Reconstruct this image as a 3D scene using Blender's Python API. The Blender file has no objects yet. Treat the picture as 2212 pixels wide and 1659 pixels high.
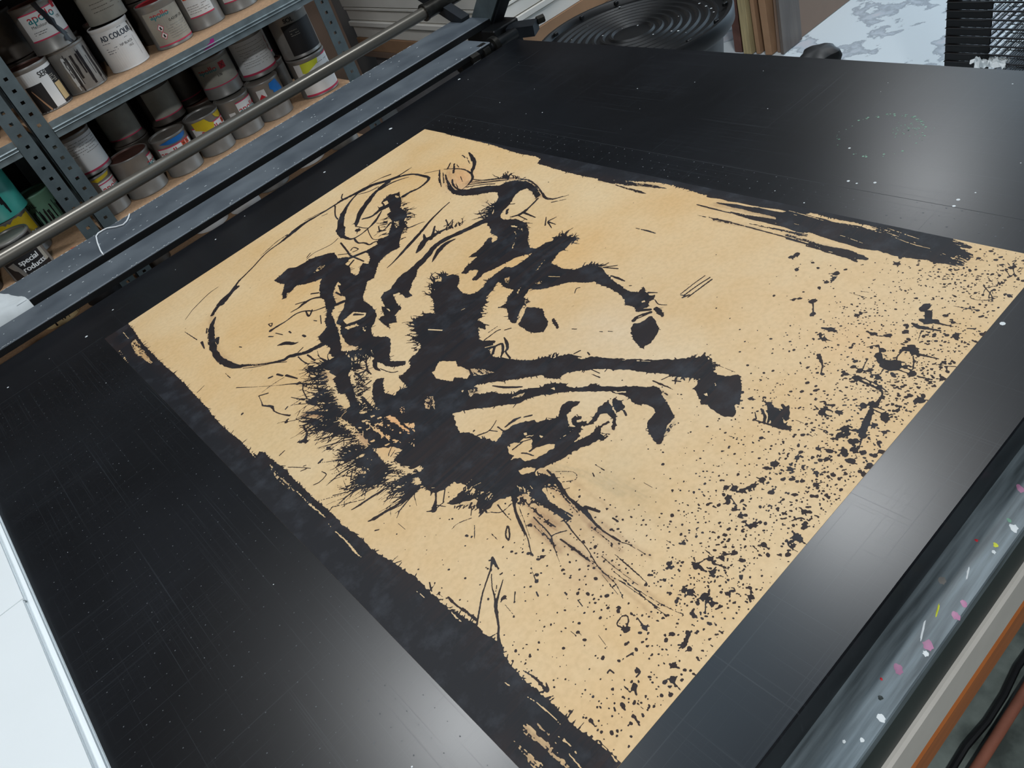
import bpy, bmesh, math, random
import numpy as np
from mathutils import Matrix, Vector
from mathutils.geometry import tessellate_polygon

scene = bpy.context.scene
COL = scene.collection
ZT = 0.85                      # height of the table top above the floor

# ------------------------------------------------------------------ camera
cam_data = bpy.data.cameras.new('camera')
cam = bpy.data.objects.new('camera', cam_data)
COL.objects.link(cam)
cam_data.sensor_fit = 'HORIZONTAL'
cam_data.sensor_width = 36.0
cam_data.lens = 36.0 * 1720.0 / 2212.0
cam_data.clip_start = 0.02
cx = Vector((0.708329798689573, -0.6412641034354871, -0.2950410919405461))
cy = Vector((0.6058914969468628, 0.33788589702005506, 0.720228168376135))
cz = Vector((-0.3621662466545974, -0.6889219623731221, 0.6278711169850766))
M = Matrix((( cx.x, cy.x, cz.x, 0.0), (cx.y, cy.y, cz.y, 0.0), (cx.z, cy.z, cz.z, ZT + 0.65), (0, 0, 0, 1)))
cam.matrix_world = M
scene.camera = cam

# ------------------------------------------------------------------ light and exposure
world = bpy.data.worlds.new('daylight')
scene.world = world
world.use_nodes = True
bg = world.node_tree.nodes['Background']
bg.inputs['Color'].default_value = (0.62, 0.82, 1.0, 1)
bg.inputs['Strength'].default_value = 3.0
vs = scene.view_settings
vs.view_transform = 'Standard'
vs.look = 'None'
vs.gamma = 1.0
vs.exposure = -0.22
vs.use_curve_mapping = False
LAMP_W = 30.0                  # watts of each ceiling lamp

# ------------------------------------------------------------------ helpers
rnd = random.Random(7)

def tag(o, label=None, cat=None, group=None, kind=None):
    if label: o['label'] = label
    if cat: o['category'] = cat
    if group: o['group'] = group
    if kind: o['kind'] = kind
    return o

def empty(name, loc=(0, 0, 0), rz=0.0, label=None, cat=None, group=None):
    o = bpy.data.objects.new(name, None)
    o.empty_display_size = 0.05
    o.location = loc
    o.rotation_euler = (0, 0, rz)
    COL.objects.link(o)
    return tag(o, label, cat, group)

class MB:
    def __init__(self):
        self.v = []; self.f = []; self.mi = []; self.cur = 0
    def add(self, vs_, fs):
        b = len(self.v)
        self.v += [tuple(p) for p in vs_]
        for f in fs:
            self.f.append(tuple(i + b for i in f)); self.mi.append(self.cur)
        return self
    def box(self, x0, x1, y0, y1, z0, z1):
        return self.add([(x0,y0,z0),(x1,y0,z0),(x1,y1,z0),(x0,y1,z0),(x0,y0,z1),(x1,y0,z1),(x1,y1,z1),(x0,y1,z1)],
                        [(3,2,1,0),(4,5,6,7),(0,1,5,4),(1,2,6,5),(2,3,7,6),(3,0,4,7)])
    def cbox(self, x0, x1, y0, y1, z0, z1, c):
        # box with chamfered top and vertical edges
        def ring(d, z): return [(x0+d,y0,z),(x1-d,y0,z),(x1,y0+d,z),(x1,y1-d,z),(x1-d,y1,z),(x0+d,y1,z),(x0,y1-d,z),(x0,y0+d,z)]
        def ring2(z): 
            return [(x0+c*1.6,y0+c,z),(x1-c*1.6,y0+c,z),(x1-c,y0+c*1.6,z),(x1-c,y1-c*1.6,z),(x1-c*1.6,y1-c,z),(x0+c*1.6,y1-c,z),(x0+c,y1-c*1.6,z),(x0+c,y0+c*1.6,z)]
        vs_ = ring2(z0) + ring(c, z0+c) + ring(c, z1-c) + ring2(z1)
        fs = [tuple(range(7,-1,-1)), tuple(range(24,32))]
        for k in range(3):
            for i in range(8):
                j = (i+1) % 8
                fs.append((k*8+i, k*8+j, k*8+8+j, k*8+8+i))
        return self.add(vs_, fs)
    def lathe(self, prof, n=32, cx=0, cy=0, cz=0, cap=True):
        vs_ = []; fs = []
        for (r, z) in prof:
            for i in range(n):
                a = 2*math.pi*i/n
                vs_.append((cx+r*math.cos(a), cy+r*math.sin(a), cz+z))
        m = len(prof)
        for k in range(m-1):
            for i in range(n):
                j = (i+1) % n
                fs.append((k*n+i, k*n+j, (k+1)*n+j, (k+1)*n+i))
        if cap:
            fs.append(tuple(range(n-1, -1, -1)))
            fs.append(tuple((m-1)*n+i for i in range(n)))
        return self.add(vs_, fs)
    def tube(self, pts, r, n=10, cap=True):
        pts = [Vector(p) for p in pts]
        rs = r if isinstance(r, (list, tuple)) else [r]*len(pts)
        up = Vector((0,0,1)); vs_ = []; fs = []
        prev = None
        for k, p in enumerate(pts):
            t = (pts[min(k+1, len(pts)-1)] - pts[max(k-1, 0)]).normalized()
            ref = prev if prev is not None else (up if abs(t.z) < 0.9 else Vector((1,0,0)))
            a = (ref - t*ref.dot(t)).normalized(); b = t.cross(a); prev = a
            for i in range(n):
                w = 2*math.pi*i/n
                vs_.append(p + (a*math.cos(w) + b*math.sin(w))*rs[k])
        for k in range(len(pts)-1):
            for i in range(n):
                j = (i+1) % n
                fs.append((k*n+i, k*n+j, (k+1)*n+j, (k+1)*n+i))
        if cap:
            fs.append(tuple(range(n-1,-1,-1))); fs.append(tuple((len(pts)-1)*n+i for i in range(n)))
        return self.add(vs_, fs)
    def extrude_x(self, prof, x0, x1):
        n = len(prof)
        vs_ = [(x0, y, z) for y, z in prof] + [(x1, y, z) for y, z in prof]
        fs = [(i, (i+1) % n, n+(i+1) % n, n+i) for i in range(n)]
        fs += [tuple(range(n-1,-1,-1)), tuple(range(n, 2*n))]
        return self.add(vs_, fs)
    def beam(self, a, b, w, h):
        # rectangular bar between two points
        a = Vector(a); b = Vector(b); t = (b-a).normalized()
        s = t.cross(Vector((0,0,1)))
        s = s.normalized() if s.length > 1e-4 else Vector((1,0,0))
        u = s.cross(t)
        vs_ = []
        for p in (a, b):
            for i, j in ((-1,-1),(1,-1),(1,1),(-1,1)):
                vs_.append(p + s*(i*w/2) + u*(j*h/2))
        return self.add(vs_, [(3,2,1,0),(4,5,6,7),(0,1,5,4),(1,2,6,5),(2,3,7,6),(3,0,4,7)])
    def mesh(self, name, mats, smooth=None):
        me = bpy.data.meshes.new(name)
        me.from_pydata(self.v, [], self.f)
        for m in (mats if isinstance(mats, (list, tuple)) else [mats]): me.materials.append(m)
        if any(self.mi): me.polygons.foreach_set('material_index', self.mi)
        bm = bmesh.new(); bm.from_mesh(me)
        bmesh.ops.recalc_face_normals(bm, faces=bm.faces)
        if smooth is not None:
            for f in bm.faces: f.smooth = True
            for e in bm.edges:
                e.smooth = len(e.link_faces) == 2 and e.calc_face_angle(0) < smooth
        bm.to_mesh(me); bm.free()
        return me
    def build(self, name, mats, parent=None, smooth=None, loc=None):
        o = bpy.data.objects.new(name, self.mesh(name, mats, smooth))
        COL.objects.link(o)
        if parent is not None: o.parent = parent
        if loc is not None: o.location = loc
        return o

SM = math.radians(40)

def lin(c):
    return tuple(((x/255.0)/12.92 if x/255.0 <= 0.04045 else ((x/255.0+0.055)/1.055)**2.4) for x in c)

def mat(name, rgb, rough=0.6, metal=0.0, var=0.15, scale=20.0, bump=0.0, spec=0.5, stretch=None, rgb2=None, rvar=0.0, coat=0.0):
    m = bpy.data.materials.new(name); m.use_nodes = True
    nt = m.node_tree; b = nt.nodes['Principled BSDF']
    c = lin(rgb); c2 = lin(rgb2) if rgb2 else tuple(x*(1-var) for x in c)
    tc = nt.nodes.new('ShaderNodeTexCoord')
    src = tc.outputs['Object']
    if stretch:
        mp = nt.nodes.new('ShaderNodeMapping'); mp.inputs['Scale'].default_value = stretch
        nt.links.new(src, mp.inputs['Vector']); src = mp.outputs['Vector']
    nz = nt.nodes.new('ShaderNodeTexNoise'); nz.inputs['Scale'].default_value = scale; nz.inputs['Detail'].default_value = 6
    nt.links.new(src, nz.inputs['Vector'])
    rp = nt.nodes.new('ShaderNodeValToRGB')
    rp.color_ramp.elements[0].position = 0.35; rp.color_ramp.elements[1].position = 0.68
    rp.color_ramp.elements[0].color = (*c2, 1); rp.color_ramp.elements[1].color = (*c, 1)
    nt.links.new(nz.outputs['Fac'], rp.inputs['Fac'])
    nt.links.new(rp.outputs['Color'], b.inputs['Base Color'])
    b.inputs['Roughness'].default_value = rough
    b.inputs['Metallic'].default_value = metal
    b.inputs['Specular IOR Level'].default_value = spec
    b.inputs['Coat Weight'].default_value = coat
    if rvar:
        mr = nt.nodes.new('ShaderNodeMapRange'); mr.inputs['To Min'].default_value = max(0.02, rough-rvar); mr.inputs['To Max'].default_value = rough+rvar
        nt.links.new(nz.outputs['Fac'], mr.inputs['Value']); nt.links.new(mr.outputs['Result'], b.inputs['Roughness'])
    if bump:
        bp = nt.nodes.new('ShaderNodeBump'); bp.inputs['Strength'].default_value = bump; bp.inputs['Distance'].default_value = 0.002
        nt.links.new(nz.outputs['Fac'], bp.inputs['Height']); nt.links.new(bp.outputs['Normal'], b.inputs['Normal'])
    return m

def table_material():
    m = bpy.data.materials.new('black_laminate'); m.use_nodes = True
    nt = m.node_tree; b = nt.nodes['Principled BSDF']
    tc = nt.nodes.new('ShaderNodeTexCoord')
    def noise(scale, st, det=4):
        mp = nt.nodes.new('ShaderNodeMapping'); mp.inputs['Scale'].default_value = st
        nt.links.new(tc.outputs['Object'], mp.inputs['Vector'])
        n = nt.nodes.new('ShaderNodeTexNoise'); n.inputs['Scale'].default_value = scale; n.inputs['Detail'].default_value = det
        nt.links.new(mp.outputs['Vector'], n.inputs['Vector']); return n
    clouds = noise(5, (1,1,1), 5)
    broad = noise(3, (1,1,1), 1)
    sx = noise(60, (0.05, 9, 1), 3)          # fine scratches along x
    sy = noise(60, (9, 0.05, 1), 3)          # fine scratches along y
    mx = nt.nodes.new('ShaderNodeMath'); mx.operation = 'MAXIMUM'
    nt.links.new(sx.outputs['Fac'], mx.inputs[0]); nt.links.new(sy.outputs['Fac'], mx.inputs[1])
    sc = nt.nodes.new('ShaderNodeMapRange'); sc.inputs['From Min'].default_value = 0.60; sc.inputs['From Max'].default_value = 0.82
    nt.links.new(mx.outputs[0], sc.inputs['Value'])
    rp = nt.nodes.new('ShaderNodeValToRGB')
    rp.color_ramp.elements[0].position = 0.35; rp.color_ramp.elements[1].position = 0.7
    rp.color_ramp.elements[0].color = (0.0028, 0.0032, 0.0045, 1); rp.color_ramp.elements[1].color = (0.0075, 0.0085, 0.011, 1)
    nt.links.new(clouds.outputs['Fac'], rp.inputs['Fac'])
    mix = nt.nodes.new('ShaderNodeMixRGB'); mix.inputs[2].default_value = (0.05, 0.058, 0.068, 1)
    sm = nt.nodes.new('ShaderNodeMath'); sm.operation = 'MULTIPLY'; sm.inputs[1].default_value = 0.42
    nt.links.new(sc.outputs['Result'], sm.inputs[0]); nt.links.new(sm.outputs[0], mix.inputs[0])
    nt.links.new(rp.outputs['Color'], mix.inputs[1]); nt.links.new(mix.outputs[0], b.inputs['Base Color'])
    mr = nt.nodes.new('ShaderNodeMapRange'); mr.inputs['To Min'].default_value = 0.27; mr.inputs['To Max'].default_value = 0.36
    nt.links.new(broad.outputs['Fac'], mr.inputs['Value'])
    ad = nt.nodes.new('ShaderNodeMath'); ad.operation = 'ADD'
    s2 = nt.nodes.new('ShaderNodeMath'); s2.operation = 'MULTIPLY'; s2.inputs[1].default_value = 0.05
    nt.links.new(sc.outputs['Result'], s2.inputs[0]); nt.links.new(mr.outputs['Result'], ad.inputs[0]); nt.links.new(s2.outputs[0], ad.inputs[1])
    nt.links.new(ad.outputs[0], b.inputs['Roughness'])
    b.inputs['Specular IOR Level'].default_value = 0.5
    return m

def floor_material():
    m = bpy.data.materials.new('worn_painted_concrete'); m.use_nodes = True
    nt = m.node_tree; b = nt.nodes['Principled BSDF']
    tc = nt.nodes.new('ShaderNodeTexCoord')
    n1 = nt.nodes.new('ShaderNodeTexNoise'); n1.inputs['Scale'].default_value = 4.5; n1.inputs['Detail'].default_value = 7; n1.inputs['Roughness'].default_value = 0.6
    n2 = nt.nodes.new('ShaderNodeTexNoise'); n2.inputs['Scale'].default_value = 14; n2.inputs['Detail'].default_value = 8
    for n in (n1, n2): nt.links.new(tc.outputs['Object'], n.inputs['Vector'])
    paint = nt.nodes.new('ShaderNodeValToRGB'); e = paint.color_ramp.elements
    e[0].position = 0.40; e[0].color = (*lin((196, 204, 212)), 1)
    e[1].position = 0.47; e[1].color = (*lin((224, 232, 236)), 1)
    x = e.new(0.36); x.color = (*lin((206, 206, 212)), 1)
    x = e.new(0.452); x.color = (*lin((164, 172, 180)), 1)
    nt.links.new(n1.outputs['Fac'], paint.inputs['Fac'])
    conc = nt.nodes.new('ShaderNodeValToRGB'); e = conc.color_ramp.elements
    e[0].position = 0.35; e[0].color = (*lin((58, 66, 62)), 1); e[1].position = 0.7; e[1].color = (*lin((120, 130, 124)), 1)
    nt.links.new(n2.outputs['Fac'], conc.inputs['Fac'])
    sp = nt.nodes.new('ShaderNodeSeparateXYZ'); nt.links.new(tc.outputs['Object'], sp.inputs[0])
    ad = nt.nodes.new('ShaderNodeMath'); ad.operation = 'ADD'; nt.links.new(sp.outputs['X'], ad.inputs[0]); nt.links.new(n1.outputs['Fac'], ad.inputs[1])
    st = nt.nodes.new('ShaderNodeMapRange'); st.inputs['From Min'].default_value = 1.9; st.inputs['From Max'].default_value = 2.05
    nt.links.new(ad.outputs[0], st.inputs['Value'])
    mix = nt.nodes.new('ShaderNodeMixRGB')
    nt.links.new(st.outputs['Result'], mix.inputs[0]); nt.links.new(conc.outputs['Color'], mix.inputs[1]); nt.links.new(paint.outputs['Color'], mix.inputs[2])
    nt.links.new(mix.outputs[0], b.inputs['Base Color'])
    b.inputs['Roughness'].default_value = 0.6
    bp = nt.nodes.new('ShaderNodeBump'); bp.inputs['Strength'].default_value = 0.5; bp.inputs['Distance'].default_value = 0.004
    nt.links.new(n1.outputs['Fac'], bp.inputs['Height']); nt.links.new(bp.outputs['Normal'], b.inputs['Normal'])
    return m

MT = dict(
    table=table_material(), floor=floor_material(),
    table_side=mat('table_edge_black', (34, 36, 38), 0.5, var=0.4, scale=30),
    wall=mat('greige_plaster', (120, 112, 106), 0.9, var=0.12, scale=6, bump=0.1),
    wallw=mat('dull_brick_paint', (104, 106, 108), 0.9, var=0.1, scale=6),
    ceil=mat('grey_ceiling_paint', (92, 96, 100), 0.9, var=0.06, scale=3),
    galv=mat('galvanised_steel', (128, 140, 144), 0.42, 0.4, var=0.3, scale=35, rvar=0.08),
    galvd=mat('dull_shelf_steel', (98, 110, 114), 0.5, 0.4, var=0.25, scale=30),
    chip=mat('chipboard', (190, 154, 120), 0.85, var=0.25, scale=120, bump=0.2),
    bar=mat('grey_painted_steel', (98, 106, 113), 0.5, 0.1, var=0.2, scale=11, rvar=0.1, rgb2=(76, 84, 92)),
    bard=mat('dark_painted_steel', (30, 35, 41), 0.5, 0.2, var=0.4, scale=25),
    blacki=mat('black_iron', (15, 16, 18), 0.5, 0.2, var=0.4, scale=30),
    tube=mat('worn_steel_tube', (118, 114, 106), 0.34, 0.55, var=0.3, scale=12, stretch=(0.3, 6, 6), rvar=0.08),
    bolt=mat('oily_bolt_steel', (70, 68, 64), 0.3, 0.8, var=0.4, scale=80),
    tin=mat('tin_grey', (150, 148, 144), 0.42, 0.35, var=0.2, scale=18, rvar=0.08),
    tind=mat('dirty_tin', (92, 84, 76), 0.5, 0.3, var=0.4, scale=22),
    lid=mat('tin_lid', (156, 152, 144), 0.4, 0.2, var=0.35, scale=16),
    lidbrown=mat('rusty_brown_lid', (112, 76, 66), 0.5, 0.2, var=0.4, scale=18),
    paper_w=mat('white_label_paper', (232, 234, 234), 0.65, var=0.1, scale=14),
    paper_d=mat('soiled_label_paper', (176, 172, 160), 0.7, var=0.3, scale=16),
    pink=mat('pink_stripe_print', (206, 62, 96), 0.6, var=0.1),
    red=mat('red_print', (196, 40, 52), 0.6, var=0.12),
    teal=mat('teal_print', (30, 132, 140), 0.6, var=0.12),
    navy=mat('navy_print', (34, 48, 66), 0.6, var=0.1),
    ink=mat('black_print', (26, 24, 26), 0.6, var=0.2),
    orange=mat('orange_hazard_print', (220, 84, 48), 0.6, var=0.1),
    yellow=mat('yellow_paint', (218, 190, 30), 0.5, var=0.15),
    lime=mat('lime_yellow_paint', (208, 214, 60), 0.5, var=0.12),
    bluep=mat('blue_paint', (20, 110, 190), 0.45, var=0.2, scale=40),
    tealp=mat('turquoise_paint', (70, 186, 172), 0.45, var=0.12, scale=12),
    green=mat('pale_green_paint', (120, 168, 142), 0.5, var=0.2),
    magenta=mat('magenta_paint', (168, 34, 124), 0.5, var=0.2),
    pinkp=mat('pink_paint', (176, 122, 154), 0.45, var=0.15, scale=60),
    whitep=mat('white_paint', (214, 220, 222), 0.45, var=0.1, scale=60),
    cream=mat('cream_sticker', (216, 190, 140), 0.6, var=0.15),
    drip=mat('black_drip_paint', (24, 20, 26), 0.35, var=0.3, scale=40),
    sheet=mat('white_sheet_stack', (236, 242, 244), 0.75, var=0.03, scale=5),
    board_w=mat('white_board', (238, 234, 226), 0.7, var=0.08, scale=8),
    kraft=mat('kraft_cardboard', (172, 134, 102), 0.85, var=0.18, scale=9),
    kraft2=mat('brown_cardboard', (140, 116, 100), 0.85, var=0.12, scale=5),
    wood=mat('pale_wood', (190, 172, 128), 0.75, var=0.3, scale=14, stretch=(8, 8, 0.6)),
    plastic=mat('smoky_plastic_wrap', (104, 92, 84), 0.28, var=0.35, scale=7, stretch=(6, 6, 0.5)),
    black_pl=mat('black_plastic', (15, 17, 20), 0.5, var=0.4, scale=18, rvar=0.08),
    ledge=mat('scuffed_grey_steel', (120, 132, 138), 0.36, 0.25, var=0.35, scale=30, stretch=(.3, 4, 1), rvar=0.1, rgb2=(70, 78, 82)),
    apron=mat('dark_green_steel', (40, 50, 48), 0.5, 0.1, var=0.3, scale=14),
    pale=mat('pale_grey_rail_paint', (196, 192, 184), 0.6, var=0.08, scale=20),
    brown=mat('orange_brown_varnish', (172, 100, 48), 0.45, var=0.2, scale=16, stretch=(0.5, 6, 6)),
    wire=mat('dark_wire', (44, 40, 40), 0.4, 0.5, var=0.3),
    string=mat('white_string', (226, 230, 232), 0.8, var=0.05),
    rag=mat('white_rag_cloth', (204, 210, 212), 0.9, var=0.15, scale=30, bump=0.3),
    holes=mat('vacuum_hole_dust', (92, 96, 100), 0.8, var=0.3, scale=300),
    groove=mat('groove_grey', (40, 44, 48), 0.5, var=0.3, scale=200),
    grey_box=mat('grey_card_box', (128, 126, 128), 0.85, var=0.1),
    red_brown=mat('rusty_pipe', (150, 92, 72), 0.6, var=0.3, scale=30),
)
def emat(name, rgb, s):
    m = bpy.data.materials.new(name); m.use_nodes = True
    b = m.node_tree.nodes['Principled BSDF']
    b.inputs['Base Color'].default_value = (*rgb, 1)
    b.inputs['Emission Color'].default_value = (*rgb, 1); b.inputs['Emission Strength'].default_value = s
    return m

# ================================================================== the room
def struct(name, mb, m):
    o = mb.build(name, m); tag(o, kind='structure'); return o
struct('floor', MB().box(-3.2, 7.5, -2.6, 4.4, -0.08, 0.0), MT['floor'])
struct('wall_back', MB().box(-3.2, 5.2, 4.4, 4.5, 0.0, 3.05), MT['wall'])
struct('wall_left', MB().box(-3.3, -3.2, -2.6, 4.5, 0.0, 3.05), MT['wall'])
struct('wall_front', MB().box(-3.2, 5.2, -2.7, -2.6, 0.0, 3.05), MT['wallw'])
# right wall with a wide open doorway to the daylight
struct('wall_right', MB().box(5.2, 5.3, -2.7, -0.6, 0.0, 3.05).box(5.2, 5.3, 2.4, 4.5, 0.0, 3.05).box(5.2, 5.3, -0.6, 2.4, 2.6, 3.05), MT['wallw'])
struct('ceiling', MB().box(-3.3, 5.2, -2.7, 4.5, 3.05, 3.13), MT['ceil'])

# glowing blue pane added under the ceiling for a bluish sheen on the table
sheen_em = emat('sheen_pane_glow', (0.45, 0.74, 1.0), 2.0)
struct('sheen_pane', MB().box(0.55, 1.60, 0.95, 1.62, 3.036, 3.049), sheen_em)
lamp_em = emat('lamp_diffuser_glow', (0.93, 0.97, 1.0), 9.0)
lamp_lab = ['round white ceiling lamp above the near table corner', 'round white ceiling lamp over the rear of the table', 'round white ceiling lamp near the open side of the room', 'round white ceiling lamp behind the photographer']
for (lx, ly, lw), lab in zip(((1.84, 1.15, 0.78), (0.19, 1.73, 0.78), (3.94, 1.96, 0.55), (-0.6, -1.2, 2.6)), lamp_lab):
    t = empty('ceiling_lamp', (lx, ly, 3.05), 0, lab, 'lamp', 'ceiling lamps')
    MB().lathe([(0.17, 0.0), (0.19, -0.02), (0.19, -0.05), (0.165, -0.055)], 28).build('lamp_housing', MT['wallw'], t, SM)
    MB().lathe([(0.162, -0.05), (0.15, -0.068), (0.10, -0.082), (0.04, -0.088)], 28).build('diffuser', lamp_em, t, SM)
    ld = bpy.data.lights.new('lamp_light', 'AREA'); ld.shape = 'DISK'; ld.size = 0.30; ld.energy = LAMP_W*lw; ld.color = (0.95, 0.98, 1.0)
    lo = bpy.data.objects.new('lamp_light', ld); COL.objects.link(lo); lo.parent = t; lo.location = (0, 0, -0.095)

# ================================================================== printing table
tbl = empty('printing_table', (0.35, 0.95, 0.0), 0, 'large black vacuum printing table carrying the horse print', 'table')
TX, TY = 0.35, 0.95
def tb(name, mb, m, smooth=None, kind=None, lab=None, parent=None):
    o = mb.build(name, m, parent or tbl, smooth)
    if parent is None: o.location = (-TX, -TY, 0.0)
    if kind: o['kind'] = kind
    if lab: o['label'] = lab
    return o
top = tb('table_top', MB().cbox(-1.05, 1.286, 0.20, 1.715, ZT-0.046, ZT, 0.0016), MT['table'], SM)
tb('front_ledge', MB().cbox(-1.05, 1.286, 0.158, 0.203, ZT-0.062, ZT-0.047, 0.0012), MT['ledge'], None, lab='scuffed grey metal ledge with paint splashes')
tb('apron', MB().box(-1.05, 1.286, 0.163, 0.19, ZT-0.142, ZT-0.0625), MT['apron'], None, lab='dark green steel apron')
tb('rail', MB().cbox(-1.05, 1.286, 0.157, 0.192, ZT-0.213, ZT-0.1425, 0.003), MT['pale'], SM, lab='pale grey rail')
tb('rail', MB().cbox(-1.05, 1.286, 0.156, 0.19, ZT-0.276, ZT-0.2135, 0.008), MT['brown'], SM, lab='orange-brown rail')
tb('side_apron', MB().box(1.24, 1.27, 0.22, 1.70, ZT-0.2, ZT-0.0465), MT['apron'])
for lx in (-0.98, 1.2):
    for ly in (0.26, 1.62):
        tb('leg', MB().cbox(lx-0.03, lx+0.03, ly-0.03, ly+0.03, 0.0, ZT-0.0465, 0.003), MT['apron'])
# vacuum holes in the top: a fine grid of dusty pin holes, outside the sheet
PX0, PY0, PW, PH = 0.0507, 0.2827, 0.801, 1.2613     # the printed sheet
def disc_field(pts, z, n=6):
    vs_ = []; fs = []
    for (x, y, r) in pts:
        b = len(vs_)
        vs_ += [(x + r*math.cos(2*math.pi*i/n), y + r*math.sin(2*math.pi*i/n), z) for i in range(n)]
        fs.append(tuple(range(b, b+n)))
    return MB().add(vs_, fs)
pts = []
hr = random.Random(3)
y = 0.33
while y < 1.54:
    x = -0.20
    while x < 0.915:
        if not (PX0-0.004 < x < PX0+PW+0.004 and PY0-0.004 < y < PY0+PH+0.004):
            if hr.random() < 0.86: pts.append((x+hr.uniform(-.0006,.0006), y+hr.uniform(-.0006,.0006), hr.choice((.0004,.0005,.0006,.0008))*(1.5 if x > 0.8 else 1.0)))
        x += 0.0195
    y += 0.0195
tb('vacuum_holes', disc_field(pts, ZT+0.00012), MT['holes'], kind='stuff')
for (a_, b_, c_, d_) in ((-0.9, PX0, 1.5555, 1.5563), (PX0+PW, 1.25, 1.5620, 1.5628), (0.9155, 0.9162, 0.3, 1.56)):
    tb('marking_line', MB().box(a_, b_, c_, d_, ZT, ZT+0.0001), MT['groove'])
# paint flecks on the top
fl = [(0.828,1.653,.0045),(0.632,1.648,.003),(1.069,1.682,.0035),(1.014,0.623,.002),(0.933,0.423,.0025),(0.918,0.421,.0022),(0.932,0.576,.0022),(0.939,0.54,.0022),(0.93,0.562,.0016),(0.727,0.275,.003),(0.03,1.60,.003),(0.1,1.64,.002),(0.35,1.66,.002),(-0.13,1.60,.002)]
for k in range(70): fl.append((hr.uniform(-0.2,1.26), hr.uniform(0.22,1.7), hr.choice((.0005,.0007,.0009,.0012))))
fl = [(a,b,c) for a,b,c in fl if not (PX0-.005<a<PX0+PW+.005 and PY0-.005<b<PY0+PH+.005)]
tb('paint_fleck', disc_field(fl, ZT+0.00016, 7), MT['whitep'], kind='stuff')
# a dried turquoise-white ring smear on the right of the top
rg = []
for k in range(150):
    a = hr.uniform(0, 2*math.pi); rr = 1 + hr.uniform(-.06,.06)
    if hr.random() < (0.75 if -0.6 < a-0.4 < 0.6 or a > 5.6 else 0.28):
        rg.append((1.06 + 0.062*rr*math.cos(a), 0.60 + 0.06*rr*math.sin(a), hr.choice((.0006,.0009,.0013,.0018))))
for k in range(50): rg.append((1.085+hr.gauss(0,.012), 0.567+hr.gauss(0,.012), hr.choice((.0006,.0009,.0012))))
tb('dried_paint_ring', disc_field(rg, ZT+0.00018, 6), MT['green'], kind='stuff')
# splashes on the ledge
def blob(mb, x, y, z, r, ar, h, seed, ang=0.0):
    q = random.Random(seed); n = 14; vs_ = [(x, y, z+h)]
    for i in range(n):
        a = 2*math.pi*i/n; rr = r*(0.75 + 0.5*q.random())
        u, w = rr*ar*math.cos(a), rr*math.sin(a)
        vs_.append((x + u*math.cos(ang)-w*math.sin(ang), y + u*math.sin(ang)+w*math.cos(ang), z))
    mb.add(vs_, [(0, 1+i, 1+(i+1) % n) for i in range(n)])
for k, (x, y, r, ar, mt_) in enumerate([(0.562,.180,.004,1.8,'pinkp'),(0.516,.165,.0045,1.6,'whitep'),(0.490,.169,.003,1.2,'lime'),(0.482,.167,.0022,1.5,'whitep'),(0.419,.163,.004,1.4,'pinkp'),(0.404,.162,.004,1.6,'pinkp'),(0.331,.174,.005,1.4,'pinkp'),(0.365,.166,.0065,1.2,'pinkp'),(0.357,.164,.0035,1.1,'whitep'),(0.449,.174,.0012,9,'whitep'),(0.40,.176,.0011,10,'lime'),(0.375,.176,.0013,12,'whitep'),(0.522,.172,.0025,1.5,'green'),(0.285,.163,.0045,1.3,'whitep'),(0.486,.184,.002,1.2,'red'),(0.315,.180,.0016,1.2,'red'),(0.43,.187,.005,1.2,'tin'),(0.30,.172,.0028,1.1,'apron'),(0.25,.175,.002,1.1,'whitep'),(0.26,.165,.0026,1.1,'whitep')]):
    b_ = MB(); blob(b_, x, y, ZT-0.0469, r*.7, ar, 0.0006, k, 0.3 if ar > 5 else 0.8)
    tb('paint_splash', b_, MT[mt_], SM)

# ================================================================== the print on the table
G = 0.6                       # raster cell in mm
NU, NV = int(PW*1000/G)+2, int(PH*1000/G)+2
inkf = np.zeros((NV, NU), np.float32)
rs = np.random.RandomState(11)
TBL = rs.rand(512, 512).astype(np.float32)
def smooth1(a, n, ax):
    out = np.zeros_like(a)
    for k in range(n): out += np.roll(a, k - n//2, ax)
    return out / n
STREAK = smooth1(TBL, 61, 1); STREAK = 0.55*STREAK + 0.3*smooth1(TBL.T.copy(), 17, 1) + 0.15*smooth1(smooth1(TBL[::-1].copy(), 5, 1), 2, 0)
STREAK = np.argsort(np.argsort(STREAK.ravel())).reshape(512, 512).astype(np.float32)/(512*512)
GRAIN = smooth1(smooth1(rs.rand(512, 512).astype(np.float32), 3, 0), 3, 1)
GRAIN = np.argsort(np.argsort(GRAIN.ravel())).reshape(512, 512).astype(np.float32)/(512*512)

def raster_poly(p):
    # even-odd scan fill; p in cell units; returns (v0,u0,mask)
    u0 = max(int(p[:,0].min())-1, 0); u1 = min(int(p[:,0].max())+2, NU)
    v0 = max(int(p[:,1].min())-1, 0); v1 = min(int(p[:,1].max())+2, NV)
    if u1 <= u0 or v1 <= v0: return None
    cnt = np.zeros((v1-v0, u1-u0+1), np.int32)
    a = p; b = np.roll(p, -1, 0)
    for (xa, ya), (xb, yb) in zip(a, b):
        if ya == yb: continue
        if ya > yb: xa, ya, xb, yb = xb, yb, xa, ya
        r0 = max(int(math.ceil(ya)), v0); r1 = min(int(math.ceil(yb)), v1)
        if r1 <= r0: continue
        rr = np.arange(r0, r1)
        xs = xa + (rr-ya)*(xb-xa)/(yb-ya)
        np.add.at(cnt, (rr-v0, np.clip(np.ceil(xs).astype(int)-u0, 0, u1-u0)), 1)
    return v0, u0, (np.cumsum(cnt, 1)[:, :-1] & 1).astype(bool)

def put(v0, u0, m, sign):
    sub = inkf[v0:v0+m.shape[0], u0:u0+m.shape[1]]
    sub[m] = 1.0 if sign > 0 else 0.0

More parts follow.
